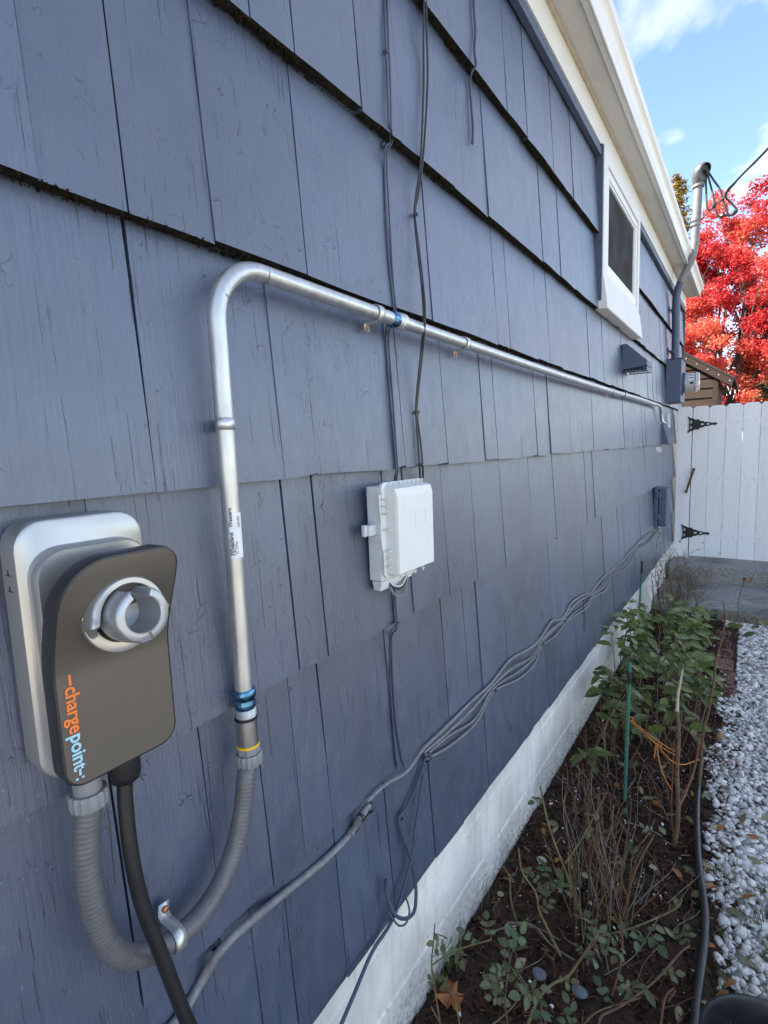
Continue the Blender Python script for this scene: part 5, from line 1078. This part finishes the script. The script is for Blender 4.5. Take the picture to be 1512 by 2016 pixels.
def put_leaf(me, p, direction, up=None, roll=0.0, parent=None, name='leaf', sc=1.0):
    x = Vector(direction).normalized(); up = Vector(up or (0, 0, 1)); y = up.cross(x)
    if y.length < 1e-3: y = Vector((0, 1, 0)).cross(x)
    y.normalize(); z = x.cross(y); R = Matrix((x, y, z)).transposed().to_4x4() @ Matrix.Rotation(roll, 4, 'X')
    o = bpy.data.objects.new(name, me); COL.objects.link(o); M_ = Matrix.Translation(p) @ R @ Matrix.Scale(sc, 4)
    if parent is not None: o.parent = parent; o.matrix_parent_inverse = Matrix.Translation(-Vector(parent.location))
    o.matrix_basis = M_; return o
spots = [(1215,1500,0),(1265,1560,1),(1287,1570,0),(1225,1600,2),(1250,1620,0),(1390,1560,0),(1400,1575,1),(1412,1612,2),(1350,1602,2),(1345,1608,3),(1310,1640,0),(1345,1700,2),(1262,1738,1),(1405,1735,4),(1420,1670,2),(1490,1765,4),(1450,1930,4),(1405,1985,0),(1338,1975,0),(1480,1810,3),(1450,1880,2),(1500,1700,0),(1330,1845,1),(1310,1600,1),(1440,1500,4),(1310,1835,0),(1400,1450,0),(1380,1420,1),(1430,1560,0),(1180,1640,1),(1150,1600,0),(1240,1670,3),(1100,1620,3),(1290,1700,2),(1460,1620,4),(1410,1860,4),(1430,1790,2),(1395,1690,0),(1230,1700,0),(1360,1760,3)]
for _ in range(70): spots.append((random.uniform(1000, 1500), random.uniform(1480, 1990), random.choice((0, 0, 1, 2, 3, 4, 4))))
spots = [q for q in spots if G(q[0], q[1]).x > 0.03]
kind = {0: 'pale cream fallen leaf', 1: 'curled pale fallen leaf', 2: 'flat olive fallen leaf', 3: 'curled olive fallen leaf', 4: 'orange brown fallen leaf'}
used_labels = set()
for k_i, (px, py, k) in enumerate(spots):
    p = G(px, py, 0.004); a = random.uniform(0, 2*PI); on = 'gravel' if p.x > bed_edge(p.y)+0.015 else 'soil'
    p.z = 0.002 if on == 'gravel' else -0.004
    o = put_leaf(FPL[k], p, (math.cos(a), math.sin(a), random.uniform(-.05, .25)), None, random.uniform(-.6, .6), None, 'fallen_leaf', random.uniform(0.8, 1.25))
    LM = [((1330, 1640), 'the tied woody stem'), ((1228, 1590), 'the foot of the green stake'), ((1378, 1700), 'the middle of the black hose'), ((1370, 1950), 'the lower end of the black hose'), ((1380, 1510), 'the upper end of the black hose'), ((1190, 1720), 'the twig thicket'), ((1500, 1740), 'the right picture edge'), ((1450, 1960), 'the black pot'), ((1100, 1640), 'the tallest green rose cane'), ((1430, 1340), 'the brick edging'), ((1460, 1830), 'the grassy patch'), ((1290, 1840), 'the right hand rose leaves')]
    lm = min(LM, key=lambda q: (q[0][0]-px)**2+(q[0][1]-py)**2); ddx, ddy = px-lm[0][0], py-lm[0][1]
    side = ('left of' if ddx < 0 else 'right of') if abs(ddx) > abs(ddy) else ('just beyond' if ddy < 0 else 'in front of')
    lab = f'{kind[k]} on {on} {side} {lm[1]}'
    if lab in used_labels and k_i >= 40: bpy.data.objects.remove(o); continue
    used_labels.add(lab); tag(o, lab, 'leaf', f'fallen leaves on {on}')
# big maple leaf on the soil
g_ = G(888, 1962, 0.0); ml = [(0, -1.0), (0.10, -0.42), (0.5, -0.62), (0.46, -0.36), (0.95, -0.30), (0.80, -0.05), (1.0, 0.18), (0.55, 0.20), (0.62, 0.55), (0.34, 0.42), (0.22, 0.62), (0, 1.0)]
out_ = [(x, y) for x, y in ml]+[(-x, y) for x, y in ml[::-1][1:-1]]
mb = MB(); vs = [(0, 0, 0.012)]; sc = 0.050; th_ = 2.4
for x, y in out_: r_ = math.hypot(x, y); vs.append((x*sc*math.cos(th_)-y*sc*math.sin(th_)*0.9, x*sc*math.sin(th_)+y*sc*math.cos(th_)*0.9, 0.008+0.013*math.sin(5*math.atan2(y, x))*r_+0.008*r_*random.uniform(-1, 1)))
vs = [(g_.x+a, g_.y+b, -0.004+c) for a, b, c in vs]; m_ = len(out_); mb.add(vs, [(0, 1+i, 1+(i+1) % m_) for i in range(m_)])
tag(mb.build('maple_leaf', 'maple_brown', None, False), 'large crisp orange brown maple leaf on the soil by the foundation', 'leaf')

# ------------------------------------------------------------------ plants
def cane(pts, r0, r1, matn, parent, name='cane', sides=7, k=5):
    P_ = [G(px, py, h) for px, py, h in pts]; mb = MB(); m_ = len(P_)
    mb.tube(P_, [r0+(r1-r0)*i/(m_-1) for i in range(m_)], sides, 0, True, k); mb.build(name, matn, parent); return P_
ro = thing('rose_bush', G(1110, 1890), 'bare stemmed rose bush with sparse green leaves in the foreground bed', 'plant')
RC_ = [([(871,2050,0),(862,1985,.08),(850,1905,.16),(853,1860,.20),(856,1818,.24)], .0040, .0022, 'bark_brown'), ([(851,1900,.165),(880,1880,.17),(915,1865,.18),(968,1850,.20)], .0030, .0022, 'bark_green'), ([(856,1838,.22),(872,1843,.22),(881,1848,.225)], .0014, .0026, 'bark_red'),
 ([(907,2030,0),(899,1985,.05),(892,1950,.09)], .0035, .0022, 'bark_green'), ([(1030,2040,0),(1060,1967,.05),(1089,1937,.07),(1118,1922,.09),(1139,1894,.12),(1182,1831,.17)], .0058, .0034, 'bark_green'),
 ([(1144,1806,0),(1119,1731,.12),(1106,1696,.18),(1086,1643,.26),(1072,1590,.34),(1064,1548,.40)], .0056, .0034, 'bark_green'), ([(1104,1882,0),(1071,1814,.08),(1061,1791,.12),(1054,1756,.17),(1028,1716,.21),(1021,1670,.28)], .0056, .0030, 'bark_green'),
 ([(1018,1816,0),(1006,1773,.07),(1003,1726,.13),(990,1705,.15)], .0040, .0020, 'bark_green'), ([(1054,1752,.17),(1072,1742,.18),(1085,1735,.19)], .0024, .0016, 'bark_red'),
 ([(1298,2040,0),(1309,1967,.05),(1327,1944,.07)], .0042, .0030, 'bark_red'), ([(1180,2040,0),(1183,2002,.03),(1225,1979,.06),(1288,1932,.11),(1341,1874,.17),(1358,1862,.18)], .0048, .0028, 'bark_brown'),
 ([(1178,1844,.05),(1241,1828,.09),(1300,1804,.12),(1334,1786,.15),(1343,1770,.17)], .0036, .0022, 'bark_green'), ([(1230,1793,0),(1241,1723,.09),(1244,1690,.14),(1258,1665,.18),(1272,1648,.20),(1290,1612,.25)], .0034, .0020, 'bark_brown'), ([(1225,1810,0),(1246,1728,.09),(1262,1690,.14),(1287,1645,.20)], .0044, .0036, 'bark_red'),
 ([(1205,1960,0),(1222,1900,.06),(1226,1860,.10),(1220,1800,.18)], .0040, .0024, 'bark_red'), ([(1112,1700,.18),(1140,1660,.22),(1162,1622,.27),(1195,1560,.36)], .0036, .0020, 'bark_green'), ([(1139,1894,.12),(1160,1870,.14),(1176,1850,.16)], .003, .002, 'bark_red'),
 ([(1110,2050,0),(1150,2016,.03),(1180,1990,.05),(1260,1965,.05)], .0036, .002, 'bark_brown'), ([(940,2040,0),(1002,1990,.05),(1030,1950,.09)], .003, .002, 'bark_green'), ([(1005,2040,0),(995,1985,.06),(998,1930,.12),(1006,1880,.17)], .0036, .0022, 'bark_brown'), ([(1080,2040,0),(1068,1990,.04),(1060,1950,.08)], .0032, .0022, 'bark_red'),
 ([(955,1840,.0),(1010,1822,.01),(1060,1828,.015),(1100,1850,.01)], .0028, .0018, 'bark_grey'), ([(1000,1816,.01),(1050,1822,.02),(1085,1860,.01),(1130,1890,.0)], .004, .003, 'bark_grey'), ([(1190,1920,.0),(1250,1880,.01),(1300,1800,.01)], .0022, .0014, 'bark_grey')]
CP = []
for pts, r0, r1, m_ in RC_: CP += cat(cane(pts, r0*.72, r1*.72, m_, ro), 0.1, 5)[0][2:]
for i in range(112):                      # thicket of thin dry twigs, densest round the crown of the bush
    if i < 60: px = random.uniform(1120, 1245); py = random.uniform(1720, 1860); h = random.uniform(.14, .38); lean = 60
    else: px = random.uniform(960, 1340); py = random.uniform(1560, 1990); h = random.uniform(.04, .17); lean = 85
    if G(px, py).x < 0.05: continue
    tx = px+random.uniform(-lean, lean); ty = py-h*random.uniform(480, 700)
    cane([(px, py, 0), (px*.6+tx*.4+random.uniform(-10, 10), py*.6+ty*.4, h*.4), (px*.25+tx*.75+random.uniform(-10, 10), py*.25+ty*.75, h*.75), (tx, ty, h)], random.uniform(.0013, .0026), .0008, random.choice(['bark_grey', 'bark_grey', 'bark_brown', 'bark_brown', 'bark_green', 'bark_red']), ro, 'twig', 5, 3)
cl = [(958,1932,.12),(985,1940,.11),(985,1905,.14),(1000,1862,.17),(1012,1845,.18),(975,1855,.16),(995,1885,.14),(1058,1722,.2),(1062,1735,.19),(1085,1722,.2),(1078,1765,.15),(1092,1770,.15),(1110,1745,.17),(1120,1765,.15),(1100,1790,.13),(1150,1825,.13),(1175,1890,.1),(1190,1900,.1),(1170,1870,.12),(1232,1812,.1),(1255,1810,.1),(1265,1850,.1),(1285,1855,.1),(1290,1868,.1),(1322,1850,.14),(1363,1870,.16),(1240,1930,.08),(1265,1920,.08),(1315,1925,.1),(1240,1948,.06),(1050,1962,.08),(1075,1978,.06),(1122,1985,.06),(1130,2003,.05),(1030,1990,.07),(1062,1955,.08),(950,1960,.09),(1180,1935,.08),(1040,1970,.07),(1115,1900,.1),(1205,1870,.1),(1010,1895,.13)]
for px, py, h in cl:
    if random.random() < .25: continue
    p = G(px+random.uniform(-8, 8), py+random.uniform(-8, 8), h+random.uniform(-.01, .01)); q = min((x for x in CP), key=lambda x: (x-p).length)
    d = p-q; L_ = d.length
    if L_ > 0.10: q = p-d.normalized()*0.05
    if L_ < 1e-3: d = Vector((1, 0, 0))
    a = random.uniform(-.6, .6); d = Matrix.Rotation(a, 3, 'Z') @ d; d.z = random.uniform(-.1, .5)*max(.02, d.length)
    put_leaf(random.choice(RSL), q, d, (0.15, -0.35, 1), random.uniform(-.5, .5), ro, 'leaf', random.uniform(0.8, 1.2))
for q in CP[::5]:
    if q.z > 0.07 and random.random() < .5:
        a = random.uniform(0, 2*PI); put_leaf(random.choice(RSL), q, (math.cos(a), math.sin(a), random.uniform(-.2, .6)), (0.15, -.35, 1), random.uniform(-.5, .5), ro, 'leaf', random.uniform(0.6, 1.0))
sr = thing('leafy_shrub', (0.25, 2.8, 0), 'glossy green leaved shrub growing against the house wall', 'shrub')
stems = []
for i in range(58):
    f = random.random(); bx_ = random.uniform(0.04, 0.48); by = random.uniform(2.28, 3.7); h = random.uniform(0.22, 0.47)
    if by < 2.5 and bx_ > 0.25: by += 0.3
    tip = Vector((min(0.52, max(0.03, bx_+random.gauss(0, 0.09))), by+random.gauss(0, .12), h)); b_ = Vector((bx_, by, -0.02)); mid = b_.lerp(tip, .55)+Vector((random.gauss(0, .03), random.gauss(0, .03), 0))
    mb = MB(); mb.tube([b_, mid, tip], [random.uniform(.0028, .005), .0026, .0014], 6, 0, True, 4); mb.build('stem', random.choice(['bark_brown', 'bark_brown', 'bark_grey']), sr); stems.append((b_, mid, tip))
def shrub_spot():
    while True:
        b_, mid, tip = random.choice(stems); t_ = random.uniform(0.50, 1.08)**0.6
        p = (mid.lerp(tip, (t_-.55)/.45) if t_ > .55 else b_.lerp(mid, t_/.55))
        if p.z < 0.12: continue
        a = random.uniform(0, 2*PI); d = Vector((math.cos(a), math.sin(a), random.uniform(-.35, .6))).normalized(); p = p+d*random.uniform(0.0, 0.035)
        if p.x > 0.012: return p, d
near = sorted((shrub_spot() for _ in range(760)), key=lambda q: q[0].y-0.6*q[0].z)
for p, d in near[:296]: put_leaf(random.choice(SHL), p, d, (0.2, -0.35, 1), random.uniform(-.5, .5), sr, 'leaf', random.uniform(0.9, 1.45))
mbl = MB()
for p, d in near[296:]:                    # the farther leaves, joined
    me = random.choice(SHL); sc = random.uniform(1.0, 1.6); x = d; y = Vector((0.2, -.35, 1)).cross(x).normalized(); z = x.cross(y)
    mbl.add([p+(x*v.co.x+y*v.co.y+z*v.co.z)*sc for v in me.vertices], [tuple(f.vertices) for f in me.polygons])
tag(mbl.build('foliage', 'shrub_leaf', sr), kind='stuff')
ds = thing('dry_plant', (0.3, 2.3, 0), 'tangle of thin dry brown stems in the middle of the bed before the shrub', 'plant')
for i in range(70):
    px = random.uniform(1090, 1385); py = random.uniform(1430, 1640); h = random.uniform(.05, .30); b_ = G(px, py)
    if b_.x < 0.06 or b_.x > 0.52: continue
    a = random.uniform(0, 2*PI); L_ = random.uniform(.03, .16); tip = b_+Vector((L_*math.cos(a), L_*math.sin(a), h))
    if tip.x < 0.02: continue
    mid = b_.lerp(tip, .5)+Vector((random.gauss(0, .015), random.gauss(0, .015), .02)); mb = MB(); mb.tube([b_-Vector((0, 0, .02)), mid, tip], [random.uniform(.0014, .003), .0014, .0008], 5, 0, True, 4)
    e = mid+Vector((random.gauss(0, .05), random.gauss(0, .05), random.uniform(.02, .08))); mb.tube([mid, mid.lerp(e, .5)+Vector((0, 0, .01)), e], [.0011, .0009, .0006], 4); mb.build('stem', random.choice(['bark_grey', 'bark_brown', 'bark_brown', 'bark_red']), ds)
tb = thing('twiggy_shrub', (0.2, 4.5, 0), 'bare brown twiggy shrub in front of the white gate', 'shrub')
for i in range(36):
    bx_ = 0.22+random.gauss(0, .07); by = 4.45+random.gauss(0, .12); a = random.uniform(0, 2*PI); sp_2 = random.uniform(.05, .30); h = random.uniform(.30, .66)
    tip = Vector((max(0.03, bx_+sp_2*math.cos(a)+0.04), by+sp_2*math.sin(a)*.9, h)); b_ = Vector((bx_, by, -0.02)); mb = MB(); mid = b_.lerp(tip, .5)+Vector((random.gauss(0, .02), random.gauss(0, .02), .05))
    mb.tube([b_, mid, tip], [.0036, .0024, .0010], 5, 0, True, 4)
    for j in range(13):
        s = b_.lerp(mid, random.uniform(.3, 1)) if random.random() < .4 else mid.lerp(tip, random.uniform(0, .95)); L = random.uniform(.06, .22); e = s+Vector((random.gauss(0, .6), random.gauss(0, .6), random.uniform(.1, 1))).normalized()*L
        if e.x < 0.01: continue
        mb.tube([s, s.lerp(e, .5)+Vector((random.gauss(0, .012), random.gauss(0, .012), 0)), e], [.0016, .0012, .0007], 4)
    mb.build('branch', random.choice(['bark_green', 'bark_brown', 'bark_brown', 'bark_grey']), tb)
for px, py in ((1333, 1080), (1338, 1068), (1372, 1083), (1384, 1070), (1388, 1062), (1391, 1082), (1345, 1090), (1420, 1090)):
    put_leaf(random.choice(SHL), YP(px, py, 4.6), (random.uniform(-1, 1), random.uniform(-1, 1), .3), None, 0, tb, 'leaf', 0.5)
# saplings, stakes, string
def ycane(pts, r0, r1, matn, parent, name): 
    P_ = [YP(px, py, y) for px, py, y in pts]; m_ = len(P_); mb = MB(); mb.tube(P_, [r0+(r1-r0)*i/(m_-1) for i in range(m_)], 8, 0, True, 5); mb.build(name, matn, parent); return P_
g1 = G(1328, 1660); s1 = thing('pruned_stem', g1, 'upright woody stem with bare pale upper end tied to the green stake', 'plant')
y1 = g1.y; ycane([(1328,1665,y1),(1335,1600,y1),(1333,1520,y1),(1336,1450,y1),(1333,1400,y1)], .0085, .0058, 'bark_brown', s1, 'trunk')
ycane([(1333,1400,y1),(1335,1365,y1),(1341,1335,y1),(1344,1318,y1)], .0056, .0030, 'bare_wood', s1, 'bare_top'); ycane([(1335,1590,y1),(1350,1560,y1+.05),(1368,1510,y1+.1),(1378,1450,y1+.14)], .005, .003, 'bark_red', s1, 'branch'); ycane([(1328,1660,y1),(1322,1600,y1),(1325,1500,y1+.02),(1327,1460,y1+.02)], .003, .002, 'bark_red', s1, 'branch')
g2 = G(1378, 1560); y2 = g2.y; s2 = thing('tall_bare_stem', g2, 'tall thin leaning bare stem beside the brick edging', 'plant')
ycane([(1374,1565,y2),(1380,1500,y2),(1385,1440,y2),(1395,1400,y2),(1405,1345,y2),(1410,1300,y2),(1422,1255,y2),(1428,1215,y2),(1424,1185,y2)], .0062, .0026, 'bark_brown', s2, 'trunk'); ycane([(1344,1318,y2),(1338,1285,y2+.1),(1330,1260,y2+.15)], .0028, .0016, 'bark_brown', s2, 'branch')
mb = MB(); p = YP(1416, 1448, y2); mb.lathe(p, (0.2, 0.1, 1), [(-0.022, .002), (-.012, .010), (.004, .011), (.018, .004)], 8); mb.build('seed_head', 'dry_flower', s2)
gy3 = 4.7; s3 = thing('dry_flower_stem', YP(1452, 1235, gy3), 'thin stem with a wilted brown flower head before the concrete pad', 'plant')
ycane([(1430,1245,gy3),(1450,1222,gy3),(1454,1185,gy3),(1459,1160,gy3),(1464,1146,gy3)], .0032, .0020, 'bark_brown', s3, 'stem')
for i in range(14):
    p = YP(1470+random.uniform(-10, 12), 1139+random.uniform(-6, 5), gy3); put_leaf(SHL[i % 3], p, (random.uniform(-1, 1), random.uniform(-.6, .6), random.uniform(-.9, -.1)), None, random.uniform(-1, 1), s3, 'petal', 0.6)
for o in s3.children:
    if o.name.startswith('petal'):
        me = o.data.copy(); me.materials.clear(); me.materials.append(MATS['dry_flower']); o.data = me
s4 = thing('leafy_sprig', G(1478, 1262, .02), 'small sprig with pale green leaves at the right edge over the gravel', 'plant')
yq = 3.9; ycane([(1540,1190,yq),(1512,1200,yq),(1492,1208,yq),(1478,1222,yq)], .0028, .0014, 'bark_red', s4, 'stem')
for px, py in ((1452, 1228), (1464, 1232), (1477, 1236), (1483, 1215), (1496, 1222), (1470, 1222), (1495, 1236), (1460, 1226), (1486, 1246)): put_leaf(random.choice(SHL), YP(px, py, yq), (random.uniform(-1, .4), random.uniform(-.5, .5), -.1), (0.2, -.6, 1), 0, s4, 'leaf', 1.2)
def stake(base, top, label):
    t_ = thing('plant_stake', base, label, 'stake'); b_, tp = Vector(base), Vector(top); mb = MB(); mb.tube([b_, b_.lerp(tp, .5), tp], .0062, 10); mb.build('pole', 'stake_green', t_)
    for i in range(14):
        p = b_.lerp(tp, .06+.86*i/14); mb = MB(); mb.tube([p, p+(tp-b_).normalized()*.002], .0067, 10); mb.build('ridge', 'stake_green', t_)
    return t_
gs = G(1229, 1600); t1 = stake(gs, YP(1240, 1305, gs.y), 'green garden stake with black cap band in front of the leafy shrub')
p = YP(1239, 1332, gs.y); mb = MB(); mb.tube([p-Vector((0, 0, .028)), p, p+Vector((0, 0, .02))], [.0065, .0085, .007], 10); mb.build('cap', 'rubber_black', t1)
p = YP(1230, 1580, gs.y); mb = MB(); mb.tube([p-Vector((0, 0, .018)), p+Vector((0, 0, .01))], .0075, 10); mb.build('collar', 'rubber_black', t1)
gs2 = Vector((0.03, 3.9, -.02)); tp2 = YP(1264, 1106, 3.9); t2 = stake(gs2, tp2, 'far green garden stake with black tip against the foundation')
mb = MB(); mb.tube([tp2-Vector((0, 0, .085)), tp2-Vector((0, 0, .03)), tp2+Vector((0, 0, .004))], [.0085, .0075, .008], 10); mb.build('cap', 'rubber_black', t2)
stg = thing('orange_string', YP(1241, 1410, gs.y), 'orange twine tying the green stake to the woody stems', 'string')
def strand(pts): mb = MB(); mb.tube([YP(*q) for q in pts], .0016, 5, 0, True, 3); mb.build('strand', 'string_orange', stg)
ys = gs.y-0.006
for pts in ([(1243,1418,ys),(1290,1455,y1),(1329,1480,y1)], [(1243,1420,ys),(1290,1462,y1),(1331,1488,y1)], [(1243,1421,ys),(1292,1466,y1),(1334,1505,y1),(1378,1495,y2)], [(1292,1466,y1),(1304,1520,y1),(1322,1555,y1)], [(1291,1466,y1),(1288,1492,y1)], [(1236,1414,ys),(1244,1412,ys),(1246,1418,ys),(1238,1420,ys)]): strand(pts)
